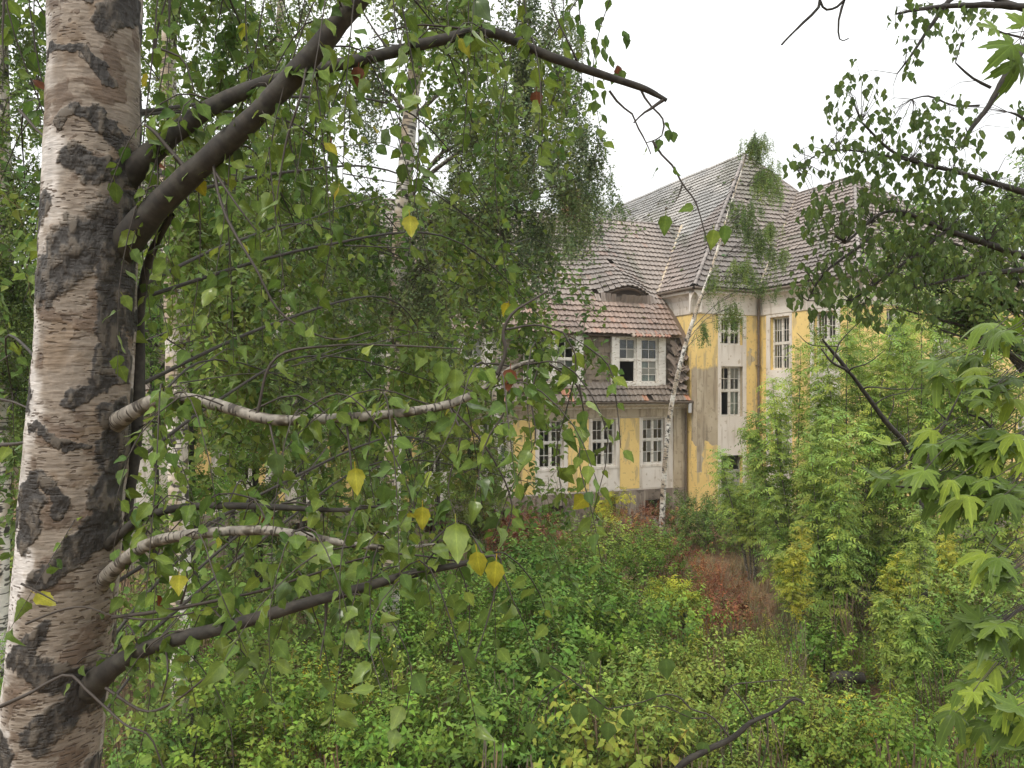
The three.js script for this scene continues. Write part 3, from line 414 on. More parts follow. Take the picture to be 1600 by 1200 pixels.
// trunk: [[px, py, D], ...] from the base up; masses: [px, py, D, rx, ry, rz, sprigs]
function growTree({ name = 'birch_tree', label, category = 'tree', group, trunk, rad, masses, geo = G.birch, pal = C.birch, hang = true, bark = M.birch, limbR = 0.035, scale = [0.8, 1.25], twigs = 1, s = 1, leaf = M.leaf, strands = 4 }) {
  seed(s * 7919 + 13);
  const tp = trunk.map((q) => P(...q)), base = tp[0].clone(), root = thing(name, base, label, category, group);
  part('trunk', tube(tp, rad, 12, 0.25, base, 0.06, s), bark, root);
  fillCrown(root, base, tp, { masses, geo, pal, hang, bark, limbR, scale, leaf });
  return root;
}
function fillCrown(root, base, tp, { masses, geo, pal, hang, bark, limbR, scale = [0.8, 1.25], leaf = M.leaf, s = 1, rise = 0.55, twigR = 1 }) {
  const thin = [], mats = [], cols = [];
  for (const [px, py, D, rx, ry, rz, n] of masses) {
    const c = P(px, py, D), up = tp[tp.length - 1].y;
    let best = 0, bd = 1e9; for (let i = 0; i <= 40; i++) { const q = onCurve(tp, i / 40), d = Math.abs(q.y - (c.y - rise * Math.hypot(q.x - c.x, q.z - c.z) - rise * 0.35)) + (q.y > up - 0.1 ? 0.2 : 0); if (d < bd) { bd = d; best = i / 40; } }
    const a = onCurve(tp, best), L = a.distanceTo(c), mid = a.clone().lerp(c, 0.5).add(V(rr(-0.1, 0.1) * L, 0.12 * L, rr(-0.1, 0.1) * L)), path = [a, a.clone().lerp(mid, 0.5).add(V(0, 0.02 * L, 0)), mid, c];
    if (L > 0.15) part('branch', tube(path, [limbR * 1.2, limbR, limbR * 0.75, limbR * 0.35], 7, 0.2, base, 0.08, s), bark === M.birch ? M.barkGrey : bark, root);
    const k = Math.max(3, Math.round(n / 9)), per = n / k, tone = 1 + rr(-0.14, 0.14), pc = pick(pal);
    for (let i = 0; i < k; i++) {
      const d = randDir(0.1), q = Math.cbrt(R()), e = c.clone().add(V(d.x * rx * q, d.y * ry * q, d.z * rz * q)), st = onCurve(path, rr(0.35, 1)), m = st.clone().lerp(e, 0.5).add(V(0, rr(0.05, 0.16) * st.distanceTo(e), 0)), sub = [st, m, e];
      if (hang) { const dr = rr(0.1, 0.5); sub.push(e.clone().add(V(rr(-0.1, 0.1), -dr, rr(-0.1, 0.1)))); }
      thin.push(tube(sub, [0.009, 0.006, 0.003, 0.002].map((x) => x * twigR), 3, 0.4, base));
      for (let j = 0; j < per; j++) {
        const at = onCurve(sub, rr(0.25, 1)).add(V(gs() * 0.1, gs() * 0.08, gs() * 0.1)), sc = rr(...scale);
        let dir, u; if (hang) { const w = R() < 0.3 ? 1.1 : 0.45, y = V(gs() * w, 1, gs() * w).normalize(); dir = y; u = V(Math.cos(R() * 6.3), 0, Math.sin(R() * 6.3)); } else { dir = e.clone().sub(st).normalize().add(V(gs() * 0.9, 0.55 + gs() * 0.5, gs() * 0.9)).normalize(); u = randDir(); }
        mats.push(basis(dir, u, at.sub(base), sc)); cols.push(jit(mix3(pick(pal), pc, 0.5).map((x) => x * tone), 0.25));
      }
    }
  }
  if (thin.length) part('twigs', merge(thin), M.twig, root, 'stuff');
  copies('crown', geo, leaf, root, mats, cols);
  return root;
}
// shrub: base point under (px, D), top at screen height py
function growBush({ name = 'shrub', label, category = 'shrub', group, px, py, D, r, n = 520, geo = G.bush, pal = C.fresh, s = 1, stems = 5, leaf = M.bushleaf, scale = [0.8, 1.3], lumps = 7, dz = 0 }) {
  seed(s * 104729 + 31);
  const b = P(px, 600, D); b.y = gy(b.x, b.z) - 0.05; b.z += dz; const H = Math.max(0.35, EYE - (py - 600) / FOCAL * D - b.y), root = thing(name, b, label, category, group);
  const balls = []; for (let i = 0; i < lumps; i++) { const a = i * 2.4 + rr(-0.5, 0.5), q = i ? rr(0.25, 0.75) : 0, k = i ? rr(0.32, 0.6) : 0.55; const hh = i ? rr(0.3, 0.85) : 0.72; balls.push([V(Math.cos(a) * r * q, H * hh - (i ? 0 : 0), Math.sin(a) * r * q), k * r, Math.min(k * r, H * (1.03 - hh) + 0.08), jit(pick(pal), 0.16)]); }
  const st = []; for (let i = 0; i < Math.max(stems, 3); i++) { const t = balls[i % balls.length][0]; st.push(tube([V(rr(-0.15, 0.15), 0, rr(-0.15, 0.15)), t.clone().multiplyScalar(0.5).add(V(rr(-0.1, 0.1), 0.1, rr(-0.1, 0.1))), t.clone()], [0.02, 0.014, 0.006], 5, 0.3)); }
  st.forEach((g) => part('stem', g, M.bark, root));
  const mats = [], cols = [];
  for (let i = 0; i < n; i++) {
    const [c, kr, kh, col] = balls[Math.floor(R() * balls.length)], d = randDir(0.25), q = Math.pow(R(), 0.4), at = c.clone().add(V(d.x * kr * q, d.y * kh * q, d.z * kr * q));
    if (at.y < 0.05) at.y = rr(0.05, 0.3);
    const out = V(d.x, Math.max(0.1, d.y) + 0.5, d.z).add(V(gs() * 0.5, gs() * 0.3, gs() * 0.5));
    mats.push(basis(out, randDir(), at, rr(...scale))); cols.push(jit(mix3(col, pick(pal), 0.4), 0.22));
  }
  copies('foliage', geo, leaf, root, mats, cols);
  return root;
}

// ---- birches behind the near trunk
growTree({ label: 'slender white birch just right of the big trunk, behind its branches', group: 'garden birches', s: 1, trunk: [[285, 1180, 10], [282, 900, 10], [276, 640, 9.9], [270, 420, 9.8], [262, 200, 9.7], [268, -60, 9.6], [275, -400, 9.5]], rad: [0.15, 0.13, 0.125, 0.115, 0.1, 0.08, 0.04],
  masses: [[300, -40, 9, 1.1, 1.0, 1.0, 104], [430, 60, 9.2, 1.1, 1.1, 1.0, 118], [240, 120, 10.5, 0.9, 1.1, 0.9, 83], [350, 190, 9.0, 1.0, 1.0, 0.9, 104], [470, 250, 9.6, 0.9, 1.1, 0.9, 83], [330, 340, 9, 0.8, 0.9, 0.8, 111], [440, 400, 9.4, 1.0, 0.9, 0.9, 120], [250, 300, 10.5, 0.7, 0.9, 0.8, 83], [360, 500, 9.4, 0.9, 0.7, 0.8, 102], [300, -250, 9.5, 1.6, 1.4, 1.4, 139]] });
growTree({ label: 'leaning white birch seen through leaves in the middle, rising past the thick branches', group: 'garden birches', s: 2, trunk: [[610, 1160, 13.4], [612, 860, 13.3], [616, 560, 13.2], [624, 400, 13.1], [634, 260, 13], [646, 130, 13], [668, -30, 13], [690, -260, 12.9]], rad: [0.16, 0.15, 0.145, 0.14, 0.13, 0.12, 0.1, 0.05],
  masses: [[560, -30, 12.5, 1.3, 1.2, 1.2, 151], [720, 0, 12.6, 1.3, 1.2, 1.2, 171], [840, 60, 13, 1.0, 1.2, 1.1, 171], [900, 150, 13.2, 0.65, 1.3, 0.9, 110], [790, 200, 12.4, 1.1, 1.3, 1.0, 191], [560, 130, 13.4, 1.0, 1.1, 1.0, 90], [700, 330, 12.6, 1.1, 1.0, 1.0, 178], [820, 320, 13, 1.1, 1.0, 0.9, 178], [910, 280, 13.2, 0.6, 1.0, 0.8, 94], [560, 360, 13, 1.2, 0.9, 1.0, 178], [650, 450, 12.8, 1.1, 0.9, 0.9, 136], [780, 430, 13, 0.9, 0.7, 0.8, 94], [700, -260, 12.8, 2.2, 1.6, 1.8, 243]], geo: G.birchFine, pal: C.birchGrey });
growTree({ label: 'pale thin birch deeper in the garden, between the two white trunks', group: 'garden birches', s: 3, trunk: [[420, 1000, 18], [424, 760, 18], [432, 500, 18], [426, 260, 18], [440, 0, 18], [450, -200, 18]], rad: [0.16, 0.14, 0.13, 0.12, 0.09, 0.05],
  masses: [[380, 40, 18, 1.9, 1.7, 1.6, 117], [500, 120, 18, 1.7, 1.6, 1.6, 87], [330, 220, 18, 1.6, 1.5, 1.5, 111], [460, 340, 17.5, 1.9, 1.3, 1.5, 390], [340, 420, 18, 1.6, 1.3, 1.5, 300], [560, 440, 18, 1.6, 1.2, 1.4, 330], [420, 560, 17.5, 1.8, 1.2, 1.5, 330], [430, -140, 18, 2.2, 1.8, 2, 87]], geo: G.birchFine, pal: C.birchGrey });
growTree({ label: 'birch at the far left, behind and left of the big trunk', group: 'garden birches', s: 4, trunk: [[-10, 1200, 11], [0, 800, 11], [6, 400, 11], [0, 0, 11], [10, -300, 11]], rad: [0.14, 0.13, 0.12, 0.1, 0.05],
  masses: [[40, 40, 11, 0.9, 1.2, 1, 99], [-20, 170, 10.5, 0.9, 1.0, 1, 90], [40, 320, 11, 0.8, 1.1, 0.9, 195], [0, 460, 10.6, 0.9, 1.0, 0.9, 210], [30, 600, 11, 0.8, 0.9, 0.9, 195], [120, 100, 12, 1.2, 1.4, 1.1, 123], [170, 350, 12, 1.0, 1.4, 1, 195], [20, -200, 11, 1.5, 1.4, 1.4, 115]] });
growTree({ label: 'grey-green weeping birch hanging in front of the house roof, left of the chimney', group: 'garden birches', s: 5, trunk: [[770, 860, 25], [775, 640, 25], [782, 420, 25], [800, 220, 25], [815, 60, 25], [826, -120, 25]], rad: [0.17, 0.15, 0.13, 0.11, 0.08, 0.04],
  masses: [[720, 150, 24.5, 1.9, 1.8, 1.7, 130], [830, 120, 24.5, 1.8, 2.0, 1.7, 148], [900, 230, 24.6, 1.0, 1.9, 1.2, 165], [930, 300, 24.6, 0.9, 1.2, 1.0, 162], [780, 270, 24.2, 1.9, 1.6, 1.5, 325], [700, 340, 24.2, 1.8, 1.5, 1.5, 325], [840, 360, 24, 1.4, 1.1, 1.2, 237], [740, 440, 24, 1.6, 0.9, 1.2, 187], [650, 440, 24, 1.5, 1.2, 1.2, 237], [890, 30, 25, 1.0, 1.4, 1.2, 70], [800, -80, 25, 2.0, 1.6, 1.7, 77]], geo: G.birchFine, pal: C.birchGrey });
// ---- the birch that leans across the house front
growTree({ label: 'thin leaning white birch in front of the house, growing across the yellow wall', s: 6, trunk: [[1033, 850, 28], [1038, 740, 28], [1048, 640, 28], [1068, 550, 28], [1090, 480, 28], [1112, 420, 28], [1130, 360, 28], [1145, 310, 28], [1158, 270, 28], [1168, 232, 28], [1180, 200, 28]], rad: [0.11, 0.095, 0.088, 0.08, 0.07, 0.06, 0.046, 0.034, 0.024, 0.016, 0.008], limbR: 0.014,
  masses: [[1185, 225, 27.8, 0.7, 0.55, 0.6, 168], [1200, 275, 27.8, 0.75, 0.75, 0.7, 216], [1165, 330, 27.6, 0.7, 0.9, 0.7, 168], [1205, 370, 27.8, 0.65, 0.9, 0.7, 192], [1160, 420, 27.6, 0.7, 0.7, 0.6, 131], [1110, 430, 27.6, 0.4, 0.5, 0.5, 43], [1145, 480, 27.7, 0.45, 0.7, 0.5, 86], [1105, 520, 27.6, 0.3, 0.5, 0.4, 28], [1205, 440, 27.8, 0.4, 0.6, 0.5, 57]], geo: G.birchFine, pal: C.birch, scale: [0.6, 1] });
// ---- understorey trees on the left, hiding the left end of the wing
const under = [
  [520, 630, 20, 1, C.fresh, G.bush, 'dark leafy young tree in front of the hidden left end of the house wing'], [640, 630, 21, 1, C.fresh, G.bush, 'dark leafy young tree in front of the wing, left of its visible windows'],
  [400, 700, 16, 1, C.birch, G.bush, 'bushy green tree right of the big birch trunk, below the pale bent branch'], [300, 620, 14, 1, C.fresh, G.bush, 'green understorey tree directly behind the slender white birch'],
  [735, 700, 24, 1.0, C.lime, G.birch, 'loose yellowish young tree at the left edge of the visible ground-floor windows'], [90, 640, 15, 1, C.birch, G.bush, 'green understorey tree behind the big birch trunk at the left edge'],
  [590, 720, 16.5, 0.8, C.fresh, G.bush, 'dark young thicket tree under the middle of the pale bent branch'], [470, 560, 22, 1, C.birch, G.bush, 'green thicket tree just above the middle of the pale bent branch'], [360, 480, 24, 1, C.fresh, G.bush, 'dark thicket tree above the left arch of the pale bent branch'], [240, 520, 22, 1, C.fresh, G.bush, 'dark thicket tree showing between the big trunk and the slender white birch'], [10, 560, 20, 1, C.birch, G.bush, 'green thicket tree at the left edge, level with the pale bent branch'], [560, 520, 26, 1, C.fresh, G.bush, 'dark thicket tree left of the leaning white birch trunk at roof height'], [680, 560, 26, 1, C.birch, G.birch, 'loose thicket tree right of the leaning white birch, hiding wing dormers'], [-60, 440, 26, 1, C.birch, G.bush, 'thicket tree farthest left, half outside the picture'],
];
under.forEach(([px, py, D, den, pal, geo, label], i) => {
  seed(700 + i); const k = 1200 / D, ms = [], nm = 11, gyp = 600 + k * 6.1, bot = Math.min(gyp - k * 0.6, py + k * 2.6), top = py - k * 2.2;
  for (let j = 0; j < nm; j++) { const f = (j + 0.5) / nm; ms.push([px + gs() * k * 1.5 * (0.5 + Math.sin(Math.PI * f) * 0.7), mix(top, bot, f), D + gs() * 1.2, 1.15 * rr(0.7, 1.2), 0.8 * rr(0.7, 1.2), 1.1, Math.round(105 * den)]); }
  growTree({ name: 'young_tree', label, category: 'tree', s: 20 + i, group: 'understorey trees left of the house', bark: M.bark, hang: geo === G.birch, geo, pal, trunk: [[px, gyp, D], [px + 4, mix(gyp, top, 0.35), D], [px - 3, mix(gyp, top, 0.7), D], [px + 2, top, D]], rad: [0.1, 0.08, 0.05, 0.02], limbR: 0.025, masses: ms });
});

// ---- ash-like saplings on the right
const ash = [   // px, D, top, bottom, half width px, sprigs, label, palette
  [1245, 20, 540, 890, 80, 560, 'pale green ash sapling before the corner of the right wing', C.ash],
  [1320, 19, 455, 880, 85, 620, 'light green ash sapling behind the bare forked branch', C.ash],
  [1430, 18.5, 440, 880, 90, 620, 'tall ash tree right of the bare forked branch', C.ash],
  [1550, 17, 420, 880, 100, 700, 'ash tree at the right edge behind the maple leaves', C.ash],
  [1480, 21, 390, 800, 95, 560, 'ash tree standing behind the others before the right wing windows', C.ash],
  [1175, 24, 690, 840, 60, 220, 'low ash sapling in front of the boarded house door', C.ash],
  [1430, 12.5, 800, 1050, 60, 200, 'ash sapling standing before the foot of the bare forked tree', C.ash],
  [1295, 17, 640, 930, 60, 300, 'light ash sapling in the middle of the right-hand thicket', C.ash],
  [1370, 22, 470, 820, 85, 480, 'ash sapling close before the front wall of the right wing', C.ash],
  [1245, 15.5, 820, 940, 35, 90, 'yellowing ash seedling with hanging leaves beside the brown ground patch', C.yellow],
  [1475, 15, 830, 940, 30, 80, 'yellow ash seedling in the shade below the ash trees at the right', C.yellow],
  [1395, 14.5, 860, 930, 26, 50, 'small ash seedling before the dark gap under the trees', C.yellow],
];
// several upright whips from one foot, each with alternating leaf sprays
ash.forEach(([px, D, top, bot, hw, n, label, pal], i) => {
  seed(900 + i); const k = 1200 / D, small = D < 16, b = P(px, 600, D); b.y = gy(b.x, b.z) - 0.05; const H = EYE - (top - 600) / k - b.y, low = EYE - (bot - 600) / k - b.y;
  const root = thing(small ? 'ash_seedling' : 'ash_tree', b, label, 'tree', 'ash saplings on the right'), nw = small ? 3 : 9, mats = [], cols = [], w = hw / k;
  for (let q = 0; q < nw; q++) {
    const a = q / nw * 6.283 + rr(-0.4, 0.4), sp = q ? w * rr(0.45, 1.25) : 0.1, hh = H * (q ? rr(0.62, 0.98) : 1), tip = V(Math.cos(a) * sp, hh, Math.sin(a) * sp), st = [V(Math.cos(a) * 0.08, 0, Math.sin(a) * 0.08), V(tip.x * 0.3 + gs() * 0.1, hh * 0.35, tip.z * 0.3 + gs() * 0.1), V(tip.x * 0.65 + gs() * 0.15, hh * 0.7, tip.z * 0.65), tip], r0 = small ? 0.012 : rr(0.018, 0.03);
    part('stem', tube(st, [r0, r0 * 0.8, r0 * 0.55, r0 * 0.2], 6, 0.25, V(0, 0, 0), 0.1, q + 1), M.barkGrey, root);
    const cnt = Math.round(n * 1.15 / nw), tone = rr(0.85, 1.15), pc = pick(pal), f0 = Math.max(0.1, low / hh - 0.12);
    for (let j = 0; j < cnt; j++) {
      const f = mix(f0, 1, Math.pow((j + R()) / cnt, 0.85)), at = onCurve(st, f), an = j * 2.4 + rr(-0.6, 0.6), reach = (small ? 0.12 : 0.75) * (1.15 - f) * R(), o = V(Math.cos(an), 0.35, Math.sin(an));
      at.addScaledVector(o, reach); mats.push(basis(V(o.x * 0.6, 1, o.z * 0.6).normalize(), randDir(), at, rr(0.7, 1.3))); cols.push(jit(mix3(pick(pal), pc, 0.6).map((x) => x * tone), 0.2));
    }
  }
  copies('crown', small ? G.spraySmall : G.spray, M.leaf, root, mats, cols);
});
growTree({ name: 'bare_tree', label: 'dark bare forked sapling with twisted twigs among the green ash trees', category: 'tree', s: 60, bark: M.bark, hang: false, geo: G.bush, pal: C.birch, trunk: [[1446, 1130, 14], [1444, 900, 14], [1438, 760, 14], [1417, 697, 13.8], [1385, 660, 13.6], [1350, 612, 13.4], [1325, 580, 13.2], [1300, 566, 13], [1283, 545, 13]], rad: [0.06, 0.056, 0.053, 0.05, 0.045, 0.036, 0.026, 0.018, 0.01], masses: [[1285, 530, 13, 0.15, 0.2, 0.2, 6]] });
{ const b = scene.getObjectByName('bare_tree'), o = b.position, add = (l, r) => part('branch', tube(l.map((q) => P(...q)), r, 6, 0.1, o, 0.15, 3), M.bark, b);
  add([[1440, 770, 14], [1458, 695, 13.9], [1478, 660, 13.8], [1490, 635, 13.7], [1505, 605, 13.7]], [0.05, 0.035, 0.026, 0.018, 0.008]);
  add([[1325, 582, 13.2], [1332, 575, 13.1], [1355, 568, 13], [1385, 545, 12.9]], [0.018, 0.014, 0.01, 0.004]); add([[1300, 566, 13], [1308, 545, 13], [1312, 535, 13], [1345, 500, 12.9]], [0.016, 0.014, 0.012, 0.004]); add([[1308, 541, 13], [1265, 538, 13], [1245, 520, 13]], [0.012, 0.009, 0.004]);
  add([[1346, 610, 13.4], [1355, 605, 13.3], [1400, 608, 13.2], [1445, 607, 13.2]], [0.018, 0.016, 0.01, 0.005]); add([[1362, 636, 13.5], [1385, 620, 13.4], [1420, 610, 13.4], [1432, 590, 13.4]], [0.016, 0.012, 0.008, 0.004]); add([[1386, 660, 13.6], [1396, 635, 13.6], [1395, 612, 13.6]], [0.014, 0.01, 0.004]); add([[1478, 655, 13.8], [1462, 640, 13.8], [1458, 628, 13.8]], [0.014, 0.009, 0.004]); add([[1400, 680, 13.7], [1403, 655, 13.7]], [0.012, 0.005]); add([[1361, 637, 13.5], [1362, 655, 13.5]], [0.01, 0.004]); }

// ---- poplar-like tree whose trunk stands outside at the right; its leaves are built singly further down
growTree({ name: 'lime_tree', label: 'dense leafy tree behind the drooping leaves at the right, before the right wing roof', s: 71, bark: M.bark, hang: false, geo: G.bushBig, pal: C.birch, limbR: 0.03, scale: [0.7, 1.15], trunk: [[1700, 1340, 10], [1690, 900, 10], [1670, 600, 10], [1640, 420, 10], [1620, 300, 10]], rad: [0.14, 0.12, 0.1, 0.07, 0.03],
  masses: [[1380, 395, 9.5, 0.4, 0.3, 0.4, 40], [1440, 360, 9.4, 0.45, 0.3, 0.4, 40], [1510, 390, 9.5, 0.6, 0.4, 0.5, 80], [1580, 370, 9.6, 0.55, 0.45, 0.5, 80], [1420, 430, 9.3, 0.5, 0.3, 0.4, 60], [1500, 455, 9.4, 0.55, 0.35, 0.45, 70], [1585, 460, 9.5, 0.5, 0.4, 0.5, 60], [1345, 440, 9.3, 0.35, 0.25, 0.3, 26], [1640, 300, 9.8, 0.6, 0.6, 0.6, 70], [1560, 320, 9.7, 0.35, 0.3, 0.4, 40], [1400, 480, 9.3, 0.4, 0.25, 0.35, 40], [1470, 515, 9.4, 0.45, 0.25, 0.4, 46], [1545, 530, 9.4, 0.45, 0.3, 0.4, 46], [1600, 330, 9.8, 0.4, 0.4, 0.4, 40]] });
// ---- shrubs
const bushes = [
  [930, 825, 20, 2.1, C.lime, G.bushBig, 'bright green rounded shrub in the middle of the garden, nearest the basement windows'],
  [862, 868, 17, 1.7, C.fresh, G.bushBig, 'green shrub in front of the wing, left of the bright rounded shrub'],
  [1005, 850, 19, 1.6, C.fresh, G.bush, 'fresh green shrub just left of the leaning birch foot'],
  [1000, 930, 14.5, 1.6, C.fresh, G.bushBig, 'broad light green shrub beside the rust-red ground plants'],
  [915, 940, 14, 1.5, C.fresh, G.bushBig, 'dense mid-green shrub at the centre of the garden'],
  [790, 905, 15, 1.6, C.fresh, G.bush, 'dark green shrub under the end of the lowest thick branch'],
  [700, 960, 13, 1.5, C.fresh, G.bushBig, 'green shrub below the lowest thick branch'],
  [600, 875, 17, 1.7, C.fresh, G.bush, 'green shrub between the two lowest branches, under the middle birch'],
  [612, 850, 12.4, 1.0, C.fresh, G.bush, 'upright shrub hiding the foot of the leaning white birch trunk'],
  [290, 840, 9.2, 0.8, C.fresh, G.bush, 'upright shrub around the foot of the slender white birch'],
  [480, 850, 18.5, 1.8, C.fresh, G.bush, 'green shrub seen between the curved branches right of the big trunk'],
  [530, 965, 12.5, 1.4, C.fresh, G.bush, 'shaded shrub directly under the lowest thick branch'],
  [400, 985, 12, 1.4, C.fresh, G.bush, 'dark shrub under the base of the lowest thick branch'],
  [300, 900, 14.5, 1.6, C.fresh, G.bush, 'leafy shrub close beside the big birch trunk'],
  [850, 1030, 11.5, 1.4, C.fresh, G.bushBig, 'light green shrub in the lower middle of the garden'],
  [985, 1015, 12, 1.3, C.lime, G.bushBig, 'bushy green shrub below the brown ground patch'],
  [1105, 1010, 12.5, 1.2, C.lime, G.bush, 'yellowish green shrub at the foot of the brown ground patch'],
  [705, 1085, 10, 1.3, C.fresh, G.bushBig, 'shrub with large leaves at the bottom edge, left of the middle'],
  [560, 1110, 9.5, 1.2, C.fresh, G.bush, 'dark shrub at the bottom edge under the lowest thick branch'],
  [420, 1100, 9.5, 1.2, C.fresh, G.bush, 'dark twiggy shrub at the bottom edge right of the big trunk'],
  [270, 1075, 9.5, 1.1, C.birch, G.bush, 'shrub at the bottom edge touching the big birch trunk'],
  [1075, 1095, 10, 1.1, C.lime, G.elder, 'lime green elder-leaved shrub at the bottom edge of the garden'],
  [930, 1110, 9.5, 1.1, C.lime, G.bushBig, 'green shrub in the bottom middle of the garden'],
  [1195, 1015, 12.5, 0.9, C.fresh, G.bushSmall, 'low fresh green shrub left of the dark log'],
  [1505, 1050, 11.5, 1.1, C.fresh, G.bushSmall, 'small-leaved shrub at the lower right, beside the maple leaves'],
  [1250, 1100, 10, 1.2, C.lime, G.bushSmall, 'yellow-green shrub below the dark log'],
  [1400, 1120, 9.5, 1.1, C.fresh, G.bush, 'green shrub in the bottom right corner beside the maple leaves'],
  [1180, 1090, 10.5, 1.0, C.fresh, G.bushBig, 'large-leaved shrub at the bottom edge, right of the lime green elder'],
  [1340, 1085, 10.5, 0.9, C.yellow, G.pinnateSmall, 'feathery yellow-green shrub straight below the dark log'],
  [1160, 1000, 14, 0.9, C.lime, G.elder, 'tall lime shrub where the brown ground patch meets the weeds'],
  [1290, 985, 15.5, 0.9, C.fresh, G.bushBig, 'low shrub in the weeds above and left of the dark log'],
  [1465, 985, 14, 0.8, C.lime, G.bushBig, 'bright shrub in the weeds above and right of the dark log'],
  [1490, 960, 13.5, 1.0, C.fresh, G.elder, 'narrow-leaved shrub right of the shady gap under the ash trees'],
  [640, 1020, 11.5, 1.0, C.lime, G.elder, 'lime shrub with narrow leaves below the middle of the lowest thick branch'],
  [800, 1100, 9.5, 0.9, C.fresh, G.elder, 'narrow-leaved shrub at the bottom edge left of the bare twigs'],
  [470, 1030, 11, 1.0, C.yellow, G.bushSmall, 'yellowish small-leaved shrub under the lowest thick branch'],
  [1560, 1010, 11, 1.3, C.fresh, G.bush, 'dark shrub at the right edge below the maple leaves'],
  [1560, 900, 14, 1.6, C.birch, G.bush, 'shaded shrub at the right edge under the ash trees'],
  [25, 850, 14, 1.6, C.lime, G.bush, 'light green shrub at the left edge behind the big trunk'],
  [-20, 1000, 10, 1.3, C.fresh, G.bush, 'green shrub in the bottom left corner behind the trunk'],
  [1100, 785, 29, 2.0, C.birch, G.bush, 'green shrub against the house wall right of the leaning birch'],
  [1180, 770, 27.5, 1.9, C.birch, G.bush, 'green shrub against the house corner under the downpipe'],
  [1300, 850, 21, 1.8, C.fresh, G.bush, 'dark shrub under the ash trees before the right wing'],
  [1420, 860, 19, 1.8, C.fresh, G.bush, 'shadowy shrub filling the gap under the ash trees'],
  [960, 752, 31, 0.8, C.yellow, G.pinnate, 'yellowing slender plant against the wall between two ground-floor windows'],
  [1075, 900, 16.5, 0.55, C.yellow, G.pinnate, 'yellow-green young plant above the rust-red leaves'],
  [1040, 905, 17, 0.5, C.yellow, G.pinnate, 'yellow plant beside the broad light green shrub'],
  [1105, 900, 18, 1.2, C.rust, G.bushSmall, 'rust-brown withered shrub behind the yellow-green young plant'],
  [1138, 938, 16, 0.8, C.rust, G.bush, 'dark red withered shrub on the bare brown ground'],
  [1062, 868, 20, 1.4, C.rust, G.bushSmall, 'broad rust-red patch of withered shrub right of the leaning birch foot'],
  [800, 800, 24, 1.5, C.rust, G.bush, 'reddish brown withered shrub seen through leaves at the left end of the visible wall'],
  [1005, 800, 28, 1.7, C.rust, G.bush, 'brown withered bush at the wall left of the leaning birch foot'],
  [820, 812, 25, 1.8, C.rust, G.bush, 'brown withered bush before the barred basement window'],
];
bushes.forEach(([px, py, D, r, pal, geo, label], i) => growBush({ px, py, D, r, pal, geo, label, s: i + 1, n: Math.round((geo === G.bushBig ? 380 : geo === G.pinnate ? 90 : geo === G.elder ? 260 : 460) * Math.max(0.35, Math.min(r, 1.7) ** 1.6 / 1.5) * (pal === C.rust ? 0.65 : 1)), leaf: pal === C.rust ? M.dryleaf : M.bushleaf, lumps: r > 1.3 ? 11 : 7, scale: geo === G.pinnate || geo === G.pinnateSmall ? [0.6, 1] : i % 3 === 0 ? [0.6, 1.1] : i % 3 === 1 ? [0.9, 1.6] : [0.75, 1.35] }));

// ---- plants nobody could count
function cover(name, label, geo, n, pal, region, scale, leaf = M.bushleaf, upright = 0.3) {
  seed(n * 31 + label.length); const mats = [], cols = [], g = new THREE.Group();
  for (let i = 0; i < n; i++) { const [px, D] = region(); if (px > 1275 && px < 1375 && D > 9.5 && D < 14.8) continue; const p = P(px, 600, D); p.y = gy(p.x, p.z) - 0.02; mats.push(basis(V(gs() * upright, 1, gs() * upright), randDir(), p, rr(...scale))); cols.push(jit(pick(pal), 0.3)); }
  void g; const o = copies(name, geo, leaf, scene, mats, cols); return tag(o, label, name.replace('_', ' '), null, 'stuff');
}
const clearing = (px, D) => { const gx = 600 + 6.2 * 1200 / D; return px > 1040 && px < 1215 && gx > 850 && gx < 1010; };
cover('undergrowth', 'low green undergrowth between the shrubs across the garden floor', G.bush, 3400, [...C.fresh, ...C.birch, ...C.lime], () => { for (;;) { const D = rr(8, 31), px = rr(-150, 1750); if (!clearing(px, D) && !(D > 24 && px > 760 && px < 1060 && R() < 0.8)) return [px, D]; } }, [0.8, 1.9]);
cover('weeds', 'tall yellow-green weeds covering the garden at the lower right', G.stalk, 2000, [...C.yellow, ...C.lime, ...C.fresh], () => [rr(1150, 1700), rr(9, 19)], [0.5, 1.15], M.bushleaf, 0.18);
cover('weeds', 'green stalky weeds scattered in the middle of the garden', G.stalk, 500, [...C.fresh, ...C.lime], () => [rr(600, 1150), rr(9, 22)], [0.5, 0.95], M.bushleaf, 0.18);
cover('dead_stalks', 'thin brown dead stalks standing among the shrubs', (() => { seed(9); const s = new Sprig(); for (let i = 0; i < 4; i++) { const p = [V(rr(-0.1, 0.1), 0, rr(-0.1, 0.1))]; for (let k = 1; k < 6; k++) p.push(p[k - 1].clone().add(V(gs() * 0.09, 0.3, gs() * 0.09))); s.stem(p, 0.006, [1, 1, 1]); for (const k of [2, 3, 4]) s.stem([p[k], p[k].clone().add(V(gs() * 0.25, 0.22, gs() * 0.25))], 0.004, [1, 1, 1]); } return s.build(); })(), 420, [[0.13, 0.09, 0.06], [0.2, 0.15, 0.1]], () => { for (;;) { const q = [rr(150, 1600), rr(8, 24)]; if (!clearing(...q)) return q; } }, [0.8, 1.5], M.dryleaf, 0.35);
cover('dry_grass', 'pale dry grass tufts on the brown patch and near the house', G.tuft, 1500, C.dry, () => R() < 0.4 ? [rr(1090, 1300), rr(15, 26)] : [rr(750, 1250), rr(22, 32)], [0.4, 0.95], M.dryleaf, 0.35);
